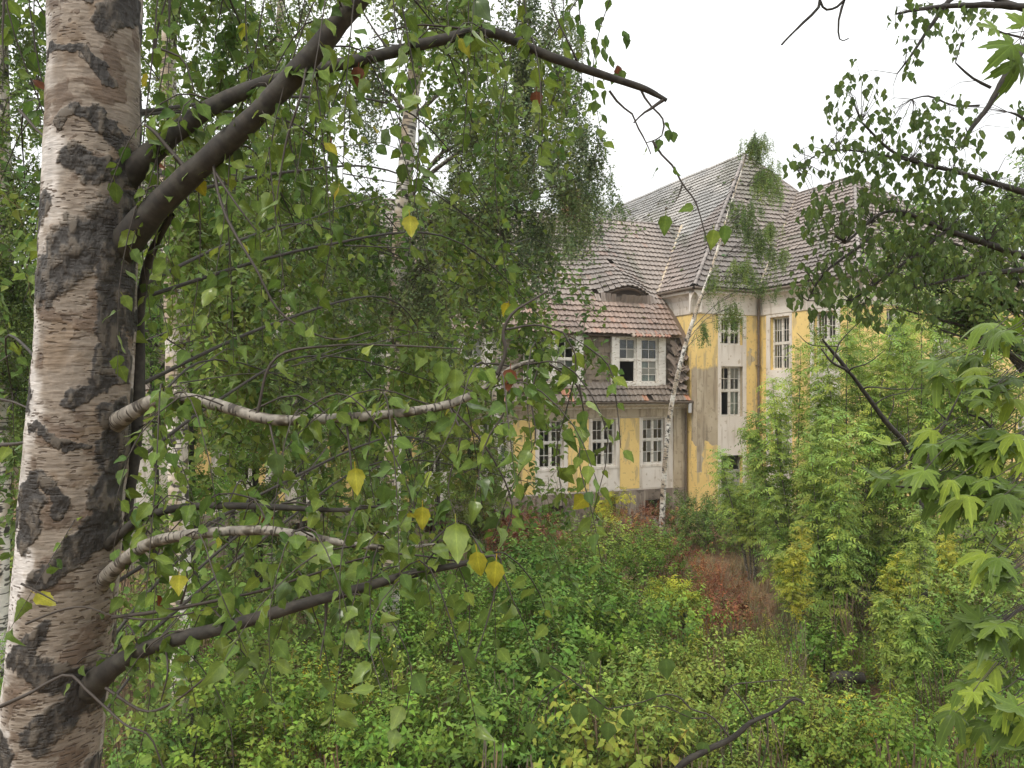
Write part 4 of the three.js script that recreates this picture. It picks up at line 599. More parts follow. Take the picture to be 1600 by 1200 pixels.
cover('fallen_leaves', 'rust-brown fallen leaves on the ground before the house', G.bushSmall, 2600, [...C.rust, [0.22, 0.14, 0.07]], () => R() < 0.55 ? [rr(1030, 1200), rr(17, 25)] : [rr(760, 1080), rr(24, 32)], [0.3, 0.75], M.dryleaf, 2);
// the far wood that closes the view behind and beside the house
{
  const far = bushSprig(1.5, 26, 0.34, 0.7, 0, 77);
  const mats = [], cols = []; seed(555);
  for (let i = 0; i < 12000; i++) { let p; for (;;) { const a = rr(-1.15, 0.9), D = rr(46, 85), x = Math.tan(a) * D; if (x > -22 && x < 60 && D < 62) continue; const H = 11 + 6 * fbm(x * 0.06 + 50, D * 0.06, 3, 3) - (x > 0 ? 3 : 0); p = V(x, H * Math.pow(R(), 0.85), -D); break; } mats.push(basis(randDir(0.7), randDir(), p, rr(0.8, 1.6))); cols.push(jit(pick(C.fresh), 0.3)); }
  tag(copies('far_wood', far, M.leaf, scene, mats, cols), 'dark mass of far trees behind the garden on the left', 'wood', null, 'stuff');
}
// short dark log among the weeds
{
  const b = P(1324, 600, 14.6); b.y = 0; const o = thing('log', b, 'short dark log lying among the weeds at the lower right', 'log');
  part('trunk_piece', tube([V(-0.3, 0.62, 0), V(0, 0.64, 0.02), V(0.3, 0.61, 0)], [0.1, 0.115, 0.105], 14, 0.1, V(0, 0, 0), 0.12, 4), M.bark, o);
  for (const s of [-1, 1]) part('end_grain', new THREE.CircleGeometry(0.1, 14).rotateY(s * Math.PI / 2).translate(s * 0.301, 0.615, 0), std({ color: lin(0.06, 0.05, 0.04) }), o);
  part('stump', tube([V(0.05, -0.05, 0), V(0.02, 0.25, 0), V(0, 0.56, 0)], [0.16, 0.12, 0.1], 10, 0.1, V(0, 0, 0), 0.1, 6), M.bark, o);
}
// ---------------------------------------------------------------- the big birch close by
{
  const D0 = 2.3, MP = D0 / FOCAL;                       // metres per photograph pixel at the trunk
  const cx = (py) => { const k = [[-400, 172], [0, 150], [200, 148], [400, 140], [600, 130], [800, 112], [1000, 96], [1200, 76]]; for (let i = 0; i < k.length - 1; i++) if (py <= k[i + 1][0] || i === k.length - 2) return mix(k[i][1], k[i + 1][1], (py - k[i][0]) / (k[i + 1][0] - k[i][0])); };
  const hw = (py) => mix(65, 72, clamp(py / 700));
  // dark bark marks: strokes over the trunk where the photograph has them, [points, half width]
  const marks = [
    [[[88, 112], [118, 99], [150, 101], [178, 124], [200, 150]], 8], [[[128, 212], [150, 194], [182, 200], [206, 238]], 11], [[[150, 262], [185, 276], [222, 276]], 24], [[[190, 60], [212, 20], [222, -40]], 16], [[[118, -10], [150, 4], [170, 26]], 12],
    [[[74, 392], [88, 352], [104, 330]], 15], [[[104, 446], [150, 405], [200, 362], [232, 330]], 40], [[[200, 410], [192, 500], [184, 590], [188, 660]], 16], [[[56, 575], [60, 602], [72, 636]], 15], [[[150, 622], [176, 602], [196, 566]], 16], [[[90, 660], [120, 680], [165, 690]], 7],
    [[[54, 802], [76, 760], [100, 740], [122, 748], [138, 790]], 12], [[[94, 768], [92, 800], [80, 830]], 20], [[[192, 640], [186, 720], [178, 800], [170, 905]], 15], [[[102, 890], [140, 862], [172, 818]], 18], [[[60, 1010], [82, 986], [112, 962]], 15], [[[84, 1000], [118, 1036], [152, 1050]], 22], [[[10, 1166], [30, 1134], [50, 1150]], 20], [[[100, 1122], [150, 1084], [176, 1050]], 24], [[[20, 930], [26, 960]], 9], [[[70, 1190], [110, 1200], [150, 1195]], 14],
  ];
  const seg = (x, y, a, b) => { const dx = b[0] - a[0], dy = b[1] - a[1], t = clamp(((x - a[0]) * dx + (y - a[1]) * dy) / (dx * dx + dy * dy)); return Math.hypot(x - a[0] - t * dx, y - a[1] - t * dy); };
  const V0 = EYE - 800 * MP, VH = 1400 * MP;             // texture spans photo rows -200 ... 1400 roughly
  const TWd = 1024, THt = 2048, height = new Uint8Array(TWd * THt);
  const barkMap = tex(TWd, THt, (u, v) => {
    const y = V0 + v * VH, py = 600 - (y - EYE) / MP, an = (u - 0.5) * 2 * Math.PI, px = cx(py) + hw(py) * Math.sin(an), front = Math.cos(an) > -0.15;
    const wx = (fbm(u * 22, v * 60, 3, 5, 22, 1e6) - 0.5) * 28, wy = (fbm(u * 22, v * 60, 5, 5, 22, 1e6) - 0.5) * 28;
    let dark = 0; if (front) for (const [l, w] of marks) { if (Math.abs(py - l[0][1]) > 190) continue; for (let i = 0; i < l.length - 1; i++) { const d = seg(px + wx, py + wy, l[i], l[i + 1]); if (d < w * 2) dark = Math.max(dark, sstep(w * 1.7, w * 0.3, d)); } }
    else dark = sstep(0.6, 0.66, fbm(u * 5, v * 14, 61, 4, 5, 1e6));
    const rough = fbm(u * 40, v * 70, 11, 4, 40, 1e6), fine = fbm(u * 26, v * 420, 13, 3, 26, 1e6), lent = sstep(0.72, 0.8, vn(u * 52 + 3 * vn(u * 5, v * 30, 2), v * 620, 17, 52, 1e6)) * sstep(0.35, 0.6, fbm(u * 6, v * 30, 19, 2, 6, 1e6));
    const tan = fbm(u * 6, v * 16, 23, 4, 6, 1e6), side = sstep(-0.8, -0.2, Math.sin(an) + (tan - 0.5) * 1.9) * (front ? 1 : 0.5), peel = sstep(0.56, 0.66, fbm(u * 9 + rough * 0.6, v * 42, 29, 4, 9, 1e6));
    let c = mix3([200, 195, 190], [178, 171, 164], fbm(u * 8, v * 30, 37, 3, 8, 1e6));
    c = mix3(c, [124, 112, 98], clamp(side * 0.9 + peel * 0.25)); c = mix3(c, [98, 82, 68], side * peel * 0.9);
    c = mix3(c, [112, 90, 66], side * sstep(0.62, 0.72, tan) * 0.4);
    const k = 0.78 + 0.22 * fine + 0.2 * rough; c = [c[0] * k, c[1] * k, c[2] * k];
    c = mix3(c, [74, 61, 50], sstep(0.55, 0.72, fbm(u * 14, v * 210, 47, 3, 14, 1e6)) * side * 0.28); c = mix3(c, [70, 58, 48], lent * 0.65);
    const edge = dark > 0.02 ? sstep(0.42, 0.72, dark * 0.9 + (rough - 0.5) * 0.5 + (fine - 0.5) * 0.35 + 0.06) : 0; c = mix3(c, mix3([46, 42, 38], [92, 84, 74], sstep(0.45, 0.75, rough)), edge);
    const h = clamp(0.35 + 0.2 * fine - 0.25 * lent + 0.3 * side * (rough - 0.5) + edge * (rough - 0.2) * 0.9 + peel * side * 0.15);
    height[Math.min(THt - 1, Math.floor(v * THt)) * TWd + Math.floor(u * TWd)] = h * 255; return c;
  });
  const bumpMap = tex(TWd, THt, (u, v) => { const h = height[Math.floor(v * THt) * TWd + Math.floor(u * TWd)]; return [h, h, h]; }, 1, 1, false);
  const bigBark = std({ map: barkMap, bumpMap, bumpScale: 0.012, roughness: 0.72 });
  const base = P(cx(1200) - 330, 600, D0); base.y = 0;
  const birch = thing('birch_tree', base, 'large old birch with patched white bark close by at the left', 'tree');
  {
    const N = 460, S = 96, pos = [], uv = [], idx = [], yTop = 12.5;
    const ys = []; for (let i = 0; i <= N; i++) { const f = i / N; ys.push(f < 0.12 ? mix(-0.1, 4.6, f / 0.12) : f < 0.9 ? mix(4.6, 8.0, (f - 0.12) / 0.78) : mix(8.0, yTop, (f - 0.9) / 0.1)); }
    for (let i = 0; i <= N; i++) {
      const y = ys[i], py = 600 - (y - EYE) / MP, ctr = P(cx(py), 600, D0), r = hw(py) * MP * (y > 8 ? mix(1, 0.3, (y - 8) / 4.5) : y < 4 ? mix(1.25, 1, y / 4) : 1);
      for (let j = 0; j <= S; j++) {
        const u = j / S, an = (u - 0.5) * 2 * Math.PI, v = (y - V0) / VH, hh = v > 0 && v < 1 ? height[Math.min(THt - 1, Math.floor(v * THt)) * TWd + Math.min(TWd - 1, Math.floor(u * TWd))] / 255 : 0.4;
        const rad = r * (1 + 0.05 * (fbm(u * 6, y * 3.5, 71, 3, 6, 1e6) - 0.5) * 2 + 0.03 * (fbm(u * 20, y * 14, 73, 2, 20, 1e6) - 0.5)) + 0.006 * (hh - 0.4);
        pos.push(ctr.x + Math.sin(an) * rad - base.x, y - base.y, ctr.z + Math.cos(an) * rad - base.z); uv.push(u, v);
      }
    }
    for (let i = 0; i < N; i++) for (let j = 0; j < S; j++) { const a = i * (S + 1) + j, b = a + S + 1; idx.push(a, a + 1, b, a + 1, b + 1, b); }
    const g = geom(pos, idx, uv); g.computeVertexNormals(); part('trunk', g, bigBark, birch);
  }
  const dk = M.bark.clone(); dk.map = M.bark.map.clone(); dk.map.repeat.set(1, 3); dk.map.needsUpdate = true;
  const pale = M.barkGrey.clone(); pale.map = M.barkGrey.map.clone(); pale.map.repeat.set(1, 3); pale.map.needsUpdate = true; dk.bumpMap = dk.map; dk.bumpScale = 0.006; pale.bumpMap = pale.map; pale.bumpScale = 0.004;
  // branches: [name material, [[px, py, D, width px], ...]]
  const BR = [
    [dk, [[130, 460, 2.36, 80], [175, 400, 2.3, 62], [215, 356, 2.24, 47], [262, 306, 2.2, 39], [330, 245, 2.15, 35], [400, 180, 2.1, 34], [480, 95, 2.05, 34], [560, 0, 2.0, 31], [650, -110, 1.95, 34], [760, -240, 1.9, 26]]],
    [dk, [[150, 320, 2.36, 60], [190, 285, 2.31, 46], [217, 258, 2.28, 37], [245, 232, 2.28, 32], [290, 195, 2.28, 29], [340, 162, 2.28, 26], [400, 135, 2.3, 22], [500, 108, 2.3, 19], [600, 85, 2.35, 18], [690, 62, 2.4, 17], [765, 50, 2.45, 17], [850, 85, 2.5, 15], [950, 120, 2.55, 12], [1010, 140, 2.6, 10], [1042, 157, 2.6, 6]]],
    [pale, [[150, 680, 2.36, 44], [182, 660, 2.27, 32], [205, 645, 2.2, 25], [232, 630, 2.18, 23], [260, 622, 2.15, 22], [330, 630, 2.1, 19], [420, 655, 2.05, 17], [500, 655, 2.05, 16], [600, 648, 2.05, 15], [700, 632, 2.1, 14], [760, 605, 2.12, 11], [800, 575, 2.15, 9], [845, 560, 2.2, 4]]],
    [dk, [[130, 880, 2.34, 26], [170, 850, 2.26, 18], [190, 832, 2.22, 15], [222, 810, 2.2, 13], [270, 795, 2.2, 12], [350, 790, 2.18, 11], [440, 793, 2.15, 10], [530, 797, 2.15, 7], [600, 790, 2.1, 3]]],
    [pale, [[130, 940, 2.34, 38], [165, 905, 2.25, 27], [182, 886, 2.2, 22], [208, 864, 2.16, 20], [245, 845, 2.12, 18], [330, 832, 2.05, 16], [420, 829, 2.0, 15], [480, 838, 2.0, 13], [560, 852, 2.0, 10], [625, 856, 2.0, 8], [680, 850, 2.0, 3]]],
    [dk, [[110, 1100, 2.34, 56], [148, 1068, 2.24, 44], [172, 1046, 2.18, 34], [205, 1024, 2.15, 26], [260, 1003, 2.1, 22], [370, 975, 2.05, 20], [480, 942, 2.0, 18], [560, 920, 2.0, 16], [640, 898, 2.0, 14], [730, 879, 2.0, 8], [770, 868, 2.0, 3]]],
    [dk, [[268, 335, 2.24, 10], [232, 408, 2.38, 13], [219, 480, 2.42, 15], [216, 560, 2.44, 20], [214, 640, 2.44, 22], [208, 720, 2.44, 20], [200, 790, 2.44, 16], [196, 860, 2.42, 10]]],
  ];
  const W2 = (l) => l.map((q) => P(q[0], q[1], q[2])), wid = (l) => l.map((q) => q[3] * q[2] / FOCAL / 2);
  const curves = BR.map(([m, l]) => { const o = part('branch', tube(W2(l), wid(l), 12, 0.03, base, 0.1, l.length), m, birch); return [o, W2(l), l]; });
  const thinLines = [   // bare thin twigs, [parent branch, width px, points]
    [1, 6, [[1036, 156, 2.6], [1020, 168, 2.6], [1004, 178, 2.6], [990, 192, 2.6]]], [1, 4, [[1000, 138, 2.6], [1012, 160, 2.6], [1030, 178, 2.6], [1037, 190, 2.6], [1034, 212, 2.6], [1020, 220, 2.6], [1009, 223, 2.6]]], [1, 4, [[952, 142, 2.6], [970, 165, 2.6], [988, 178, 2.6], [995, 196, 2.6], [1004, 212, 2.6], [1012, 228, 2.6], [1017, 241, 2.6]]], [1, 4, [[1020, 221, 2.6], [1035, 243, 2.6], [1052, 260, 2.6], [1066, 287, 2.6], [1085, 312, 2.6], [1092, 330, 2.6], [1100, 360, 2.6], [1112, 400, 2.6]]], [1, 3, [[1066, 287, 2.6], [1062, 302, 2.6], [1054, 317, 2.6]]],
    [1, 4, [[905, 104, 2.55], [890, 70, 2.5], [870, 30, 2.5], [858, -10, 2.5]]], [1, 4, [[765, 52, 2.45], [700, 42, 2.42], [640, 40, 2.4], [580, 60, 2.4]]], [1, 4, [[610, 82, 2.35], [580, 40, 2.35], [552, -10, 2.35]]],
    [2, 7, [[770, 600, 2.14], [790, 550, 2.14], [786, 520, 2.14], [800, 490, 2.14], [830, 470, 2.16], [855, 455, 2.18]]], [2, 4, [[790, 515, 2.14], [840, 508, 2.2], [880, 520, 2.2], [915, 540, 2.25]]], [2, 4, [[700, 632, 2.1], [760, 700, 2.1], [800, 790, 2.1], [785, 850, 2.1]]], [2, 4, [[845, 560, 2.2], [900, 600, 2.2], [912, 640, 2.2]]], [2, 4, [[420, 655, 2.05], [430, 700, 2.0], [450, 760, 2.0]]], [2, 4, [[540, 648, 2.05], [548, 720, 2.0], [552, 780, 2.0]]],
    [5, 6, [[175, 965, 2.2], [250, 955, 2.15], [320, 942, 2.1], [400, 925, 2.1], [480, 900, 2.05], [600, 866, 2.05], [725, 878, 2.0]]], [5, 4, [[175, 962, 2.2], [240, 968, 2.15], [330, 950, 2.1], [400, 930, 2.1]]], [5, 4, [[282, 943, 2.12], [290, 920, 2.1], [292, 895, 2.1], [270, 860, 2.1]]], [5, 5, [[165, 1075, 2.15], [230, 1112, 2.1], [270, 1098, 2.1], [320, 1060, 2.05], [350, 1040, 2.05]]], [5, 6, [[0, 1104, 2.0], [45, 1084, 2.0], [106, 1054, 2.02], [135, 1078, 2.0], [170, 1110, 1.98], [200, 1135, 1.95], [232, 1148, 1.95], [255, 1200, 1.95]]], [5, 4, [[33, 912, 2.05], [66, 928, 2.05], [90, 942, 2.05]]], [5, 4, [[40, 975, 2.05], [90, 955, 2.05], [130, 948, 2.05], [175, 962, 2.05]]], [5, 4, [[258, 1005, 2.1], [262, 1050, 2.05], [250, 1100, 2.05]]], [5, 5, [[510, 935, 2.0], [508, 980, 2.0], [500, 1030, 1.95]]], [5, 5, [[732, 878, 2.0], [780, 870, 2.0], [772, 930, 2.0], [740, 1040, 1.95]]],
    [0, 9, [[300, 275, 2.18], [270, 240, 2.2], [240, 205, 2.2], [226, 195, 2.22]]], [0, 5, [[240, 90, 2.35], [248, 40, 2.35], [265, -20, 2.35]]], [0, 5, [[335, 268, 2.14], [370, 320, 2.1], [400, 360, 2.1]]], [0, 4, [[246, 75, 2.3], [285, 92, 2.3], [300, 130, 2.3], [306, 150, 2.3]]], [0, 4, [[6, 0, 2.2], [4, 60, 2.2], [6, 110, 2.2]]], [0, 5, [[30, 172, 2.35], [60, 205, 2.3], [84, 225, 2.25]]], [2, 9, [[-10, 697, 2.4], [20, 694, 2.38], [45, 690, 2.3]]], [2, 5, [[-10, 622, 2.4], [20, 628, 2.38], [48, 640, 2.3]]],
    [0, 5, [[480, 95, 2.05], [470, 150, 2.0], [450, 210, 2.0], [440, 260, 2.0], [430, 330, 2.0]]], [0, 5, [[330, 245, 2.15], [350, 330, 2.1], [400, 420, 2.05], [440, 490, 2.05], [520, 530, 2.05], [580, 518, 2.05]]], [2, 5, [[400, 652, 2.05], [430, 560, 2.05], [520, 540, 2.05], [620, 540, 2.1], [720, 545, 2.1]]],
  ];
  const twigParts = [];
  for (const [b, w, l] of thinLines) { const p = l.map((q) => P(...q)), r = w * l[0][2] / FOCAL / 2; part('twig', tube(p, l.map((_, i) => r * (1 - 0.6 * i / (l.length - 1))), 6, 0.03, base, 0.2, 5), M.twig, curves[b][0]); twigParts.push(p); }
  // leaves: serrated heart-rhomb blades on a short stalk
  function nearLeaf(L, W, sd, fold, curl) {
    seed(sd); const n = 9, pos = [], idx = [], col = [], uv = [], rows = [];
    for (let i = 0; i <= n; i++) { const t = i / n, w = (t < 0.25 ? Math.sqrt(t / 0.25) * 0.95 : Math.pow(1 - (t - 0.25) / 0.75, 0.85)) * W / 2 * (i % 2 && i < n ? 1.06 : 0.96), y = t * L, z = -curl * L * t * t + 0.03 * L * Math.sin(t * 9 + sd); rows.push(pos.length / 3); for (const s of [-1, -0.5, 0, 0.5, 1]) { pos.push(s * w, y + Math.abs(s) * (t < 0.2 ? -0.05 * L : 0.02 * L), z + Math.abs(s) * w * fold + s * w * 0.25 * Math.sin(t * 5 + sd * 2) - (Math.abs(s) === 0.5 ? 0.03 * w : 0)); uv.push(0.5 + s / 2, t); const k = s === 0 ? 1.25 : 1; col.push(k, k, k); } }
    for (let i = 0; i < n; i++) for (let j = 0; j < 4; j++) { const a = rows[i] + j, b = rows[i + 1] + j; idx.push(a, a + 1, b, a + 1, b + 1, b); }
    const o = pos.length / 3; for (const [x, y] of [[-0.0008, 0], [0.0008, 0], [-0.0008, -0.3 * L], [0.0008, -0.3 * L]]) { pos.push(x, y, 0); col.push(1, 0.8, 0.6); uv.push(0.5, 0); } idx.push(o, o + 1, o + 2, o + 1, o + 3, o + 2);
    const g = geom(pos, idx, uv, col); g.computeVertexNormals(); return g;
  }
  const LG = [nearLeaf(0.05, 0.04, 1, 0.15, 0.2), nearLeaf(0.047, 0.037, 2, 0.5, 0.45), nearLeaf(0.055, 0.043, 3, 0.1, -0.25), nearLeaf(0.042, 0.034, 4, 0.7, 0.7), nearLeaf(0.05, 0.042, 5, -0.4, 0.3)];
  const vein = tex(128, 128, (u, v) => { const s = Math.abs(u - 0.5) * 2, a = Math.abs(((v - s * 0.35) * 7 % 1 + 1) % 1 - 0.5), k = Math.max(sstep(0.09, 0.02, a) * 0.55, sstep(0.05, 0.01, s)), n = fbm(u * 10, v * 10, 7, 3, 10, 10); return [200 + 40 * n + 30 * k, 205 + 30 * n + 25 * k, 190 + 30 * n + 20 * k]; });
  const LM = [[0.2, 0.29, 0.055], [0.15, 0.24, 0.045], [0.11, 0.19, 0.04], [0.25, 0.34, 0.06], [0.42, 0.4, 0.04], [0.2, 0.065, 0.03], [0.09, 0.15, 0.04]].map((c, i) => leafM({ color: lin(...c), map: vein, roughness: i === 5 ? 0.9 : 0.92, transmission: i === 5 ? 0.2 : 0.4, clearcoat: i % 3 ? 0.25 : 0.9, clearcoatRoughness: 0.25 }));
  seed(4242);
  const leaves = [];      // [position, matrix, geometry, material, size on screen]
  function leafAt(at, dir, up, s, gi, mi) { leaves.push([basis(dir, up, at, s), gi, mi, s / Math.max(0.3, -at.z) * (at.z < 0 && Math.abs(at.x / at.z) < 0.7 && Math.abs((at.y - EYE) / at.z) < 0.53 ? 1 : 0.01)]); }
  function dress(p, from, spacing, big = 1) {
    let len = 0; for (let i = 0; i < p.length - 1; i++) len += p[i].distanceTo(p[i + 1]); const n = Math.floor(len * (1 - from) / spacing);
    for (let i = 0; i < n; i++) { const q = onCurve(p, from + (1 - from) * (i + R()) / n), an = R() * 6.283, d = V(Math.cos(an) * 0.75, rr(-1.2, -0.15), Math.sin(an) * 0.75), up = V(rr(-0.8, 0.8), rr(0.1, 1), rr(-0.4, 1)); q.addScaledVector(d.clone().normalize(), 0.014); const t = R(); leafAt(q, d, up, rr(0.5, 1.25) * big, Math.floor(R() * 5), t < 0.3 ? 0 : t < 0.58 ? 1 : t < 0.77 ? 2 : t < 0.93 ? 3 : t < 0.945 ? 4 : t < 0.9455 ? 5 : 6); }
  }
  for (const p of twigParts) if (p[0].x < 0.5 || R() < 0.5) dress(p, 0.25, 0.1);
  // drooping leafy twigs: [branch, from, to, count, length min, max, sideways, leaf spacing]
  const droop = [[0, 0.35, 1, 18, 0.3, 0.75, 0.2, 0.05], [1, 0.2, 0.78, 24, 0.25, 0.6, 0.2, 0.05], [2, 0.3, 1, 22, 0.2, 0.6, 0.3, 0.05], [3, 0.3, 1, 9, 0.2, 0.45, 0.3, 0.05], [4, 0.25, 1, 12, 0.2, 0.5, 0.3, 0.055], [5, 0.2, 1, 18, 0.2, 0.5, 0.3, 0.055], [6, 0.2, 0.9, 5, 0.2, 0.4, 0.3, 0.06]];
  for (const [b, f0, f1, n, l0, l1, sw, sp] of droop) for (let i = 0; i < n; i++) {
    const a = onCurve(curves[b][1], mix(f0, f1, (i + R()) / n)), L = rr(l0, l1), h = randDir().setY(0).multiplyScalar(sw * (0.4 + R())), rise = rr(0, 0.35) * (b > 1 ? 1 : 0.4);
    const p = [a, a.clone().addScaledVector(h, 0.5).add(V(0, rise * L * 0.5, 0)), a.clone().addScaledVector(h, 1).add(V(0, (rise * 0.4 - 0.35) * L, 0)), a.clone().addScaledVector(h, 1.25).add(V(gs() * 0.12, -0.8 * L, gs() * 0.1))];
    if (p[3].z > -1.1) continue;
    part('twig', tube(p, [0.0028, 0.0022, 0.0016, 0.0009], 4, 0.06, base), M.twig, curves[b][0]); dress(p, 0.05, sp * 0.72);
  }
  for (const l of [[[905, 600, 2.2], [912, 650, 2.2], [905, 720, 2.15], [925, 800, 2.1], [940, 880, 2.1]], [[880, 520, 2.2], [900, 560, 2.2], [885, 640, 2.2], [870, 700, 2.2], [880, 790, 2.2]], [[845, 560, 2.2], [830, 620, 2.15], [836, 690, 2.1], [800, 760, 2.1], [770, 840, 2.1]], [[915, 540, 2.25], [950, 570, 2.25], [962, 620, 2.25], [970, 700, 2.25]], [[700, 632, 2.1], [720, 680, 2.05], [700, 760, 2.05], [716, 820, 2.0]], [[800, 575, 2.15], [790, 640, 2.1], [760, 690, 2.05], [742, 780, 2.0]]]) { const p = l.map((q) => P(...q)); part('twig', tube(p, [0.003, 0.0025, 0.002, 0.0014, 0.001].slice(0, p.length), 5, 0.04, base, 0.2, 5), M.twig, curves[2][0]); dress(p, 0.1, 0.028); }
  // boughs on the far side of the trunk
  { seed(5150); const tp = [0, 3, 5, 7, 9, 11, 12.4].map((y) => P(cx(600 - (y - EYE) / MP), 600, D0).setY(y));
    fillCrown(birch, base, tp, { geo: G.birchNear, pal: C.birch, hang: true, bark: M.bark, limbR: 0.006, rise: 0.06, twigR: 0.4, scale: [0.8, 1.2], masses: [[290, 90, 4.2, 0.5, 0.5, 0.5, 37], [420, 230, 4.8, 0.6, 0.6, 0.5, 40], [560, 150, 5, 0.6, 0.6, 0.5, 34], [700, 90, 5.4, 0.6, 0.6, 0.5, 34], [830, 60, 5.6, 0.45, 0.5, 0.4, 23], [330, 400, 4.8, 0.6, 0.6, 0.5, 47], [490, 430, 5.2, 0.7, 0.5, 0.5, 47], [640, 380, 5.6, 0.7, 0.6, 0.5, 40], [770, 290, 5.8, 0.55, 0.6, 0.5, 23], [360, 600, 4.8, 0.6, 0.5, 0.5, 40], [520, 620, 5.2, 0.7, 0.5, 0.5, 47], [680, 560, 5.6, 0.7, 0.5, 0.5, 44], [790, 480, 5.8, 0.5, 0.5, 0.5, 27], [800, 640, 5.6, 0.5, 0.6, 0.4, 27], [730, 740, 5.4, 0.6, 0.5, 0.4, 30], [560, 780, 5, 0.6, 0.4, 0.4, 30], [400, 790, 4.6, 0.6, 0.4, 0.4, 27], [800, 380, 6, 0.5, 0.45, 0.4, 30], [850, 440, 5.9, 0.4, 0.45, 0.4, 26], [868, 520, 5.8, 0.32, 0.4, 0.3, 18], [860, 760, 5.6, 0.35, 0.45, 0.4, 11], [40, 300, 4, 0.3, 0.6, 0.4, 20], [20, 620, 4.2, 0.3, 0.6, 0.4, 17], [280, 960, 4, 0.5, 0.4, 0.4, 20]] }); }
  // leafy twigs hanging into the picture from the branches above the frame, and the dark spray at the end of the second branch
  const crownAt = (px, D) => P(px, -rr(140, 420), D);
  for (let i = 0; i < 24; i++) {
    const px = i < 8 ? rr(-40, 90) : i < 18 ? rr(230, 800) : rr(780, 960), D = rr(2.1, 3.2), a = crownAt(px, D), L = (EYE + rr(0.15, 1.05) - rr(0, 0.2) * (px < 800 ? 3 : 0)), e = V(a.x + gs() * 0.3 - (px > 780 ? 0.1 : 0), Math.max(L, EYE + (px > 780 ? 0.95 : 0.1)), a.z + gs() * 0.1), p = [a, a.clone().lerp(e, 0.4).add(V(gs() * 0.14, 0, gs() * 0.12)), a.clone().lerp(e, 0.75).add(V(gs() * 0.14, 0, gs() * 0.1)), e];
    part('twig', tube(p, [0.003, 0.0025, 0.0018, 0.001], 4, 0.08, base), M.twig, curves[i % 2 ? 0 : 1][0]); dress(p, 0.3, 0.038);
  }
  for (const q of [[905, 40], [930, 60], [948, 55], [944, 75], [975, 48], [978, 55], [982, 58], [955, 88], [935, 30], [965, 103], [960, 115], [972, 110], [945, 142], [890, 95], [880, 60], [1030, 218], [1044, 204], [1052, 206], [1026, 262], [915, 70], [920, 90], [893, 30]]) { const at = P(q[0], q[1], 2.6); leafAt(at, V(gs() * 0.6, -1, gs() * 0.5), V(rr(-1, 1), 0.5, rr(-1, 1)), rr(0.7, 1.05), Math.floor(R() * 5), q[0] === 965 ? 5 : 2); }
  for (const q of [[712, 832, 1.25, 3], [745, 875, 1.5, 4], [775, 890, 1.45, 4], [690, 578, 1.7, 1], [712, 590, 1.7, 0], [600, 770, 1.75, 2], [430, 722, 1.7, 6], [555, 745, 1.8, 4], [660, 805, 1.8, 4], [797, 590, 2.1, 5], [838, 156, 2.4, 5], [560, 118, 2.3, 5], [415, 812, 2.3, 5], [245, 942, 2.4, 5], [640, 350, 2, 4], [1040, 350, 2.2, 1], [1115, 372, 2.2, 3], [1132, 365, 2.3, 1]]) leafAt(P(q[0], q[1] - 12, q[2]), V(gs() * 0.3, -1, gs() * 0.2), V(gs() * 0.5, 0.3, 1), 1.1, Math.floor(R() * 3), q[3]);
  leaves.sort((a, b) => b[3] - a[3]);
  leaves.slice(0, 300).forEach(([m, gi, mi]) => { const o = part('leaf', LG[gi], LM[mi], birch); m.setPosition(V().setFromMatrixPosition(m).sub(base)); m.decompose(o.position, o.quaternion, o.scale); });
  const rest = leaves.slice(300), cm = leafM({ map: vein }), cc = [[0.2, 0.29, 0.055], [0.15, 0.24, 0.045], [0.11, 0.19, 0.04], [0.25, 0.34, 0.06], [0.42, 0.4, 0.04], [0.2, 0.065, 0.03], [0.09, 0.15, 0.04]];
  copies('foliage', LG[0], cm, birch, rest.map(([m]) => m.setPosition(V().setFromMatrixPosition(m).sub(base))), rest.map((l) => jit(cc[l[2]], 0.15)));
  // crown above the frame
  { seed(991); const mats = [], cols = []; for (let i = 0; i < 900; i++) { const d = randDir(0.2), q = Math.cbrt(R()), at = V(-0.7 + d.x * 2.4 * q, 10.4 + d.y * 1.9 * q, -2.9 + d.z * 2.0 * q); if (at.y - EYE < -at.z * 0.56 + 0.8) continue; mats.push(basis(V(gs() * 0.3, 1, gs() * 0.3), randDir(), at.sub(base), rr(0.8, 1.2))); cols.push(jit(pick(C.birch), 0.2)); } copies('crown', G.birch, M.leaf, birch, mats, cols); }
  scene.userData = {}; LMshared.LG = LG; LMshared.vein = vein; LMshared.nearLeaf = nearLeaf;
}
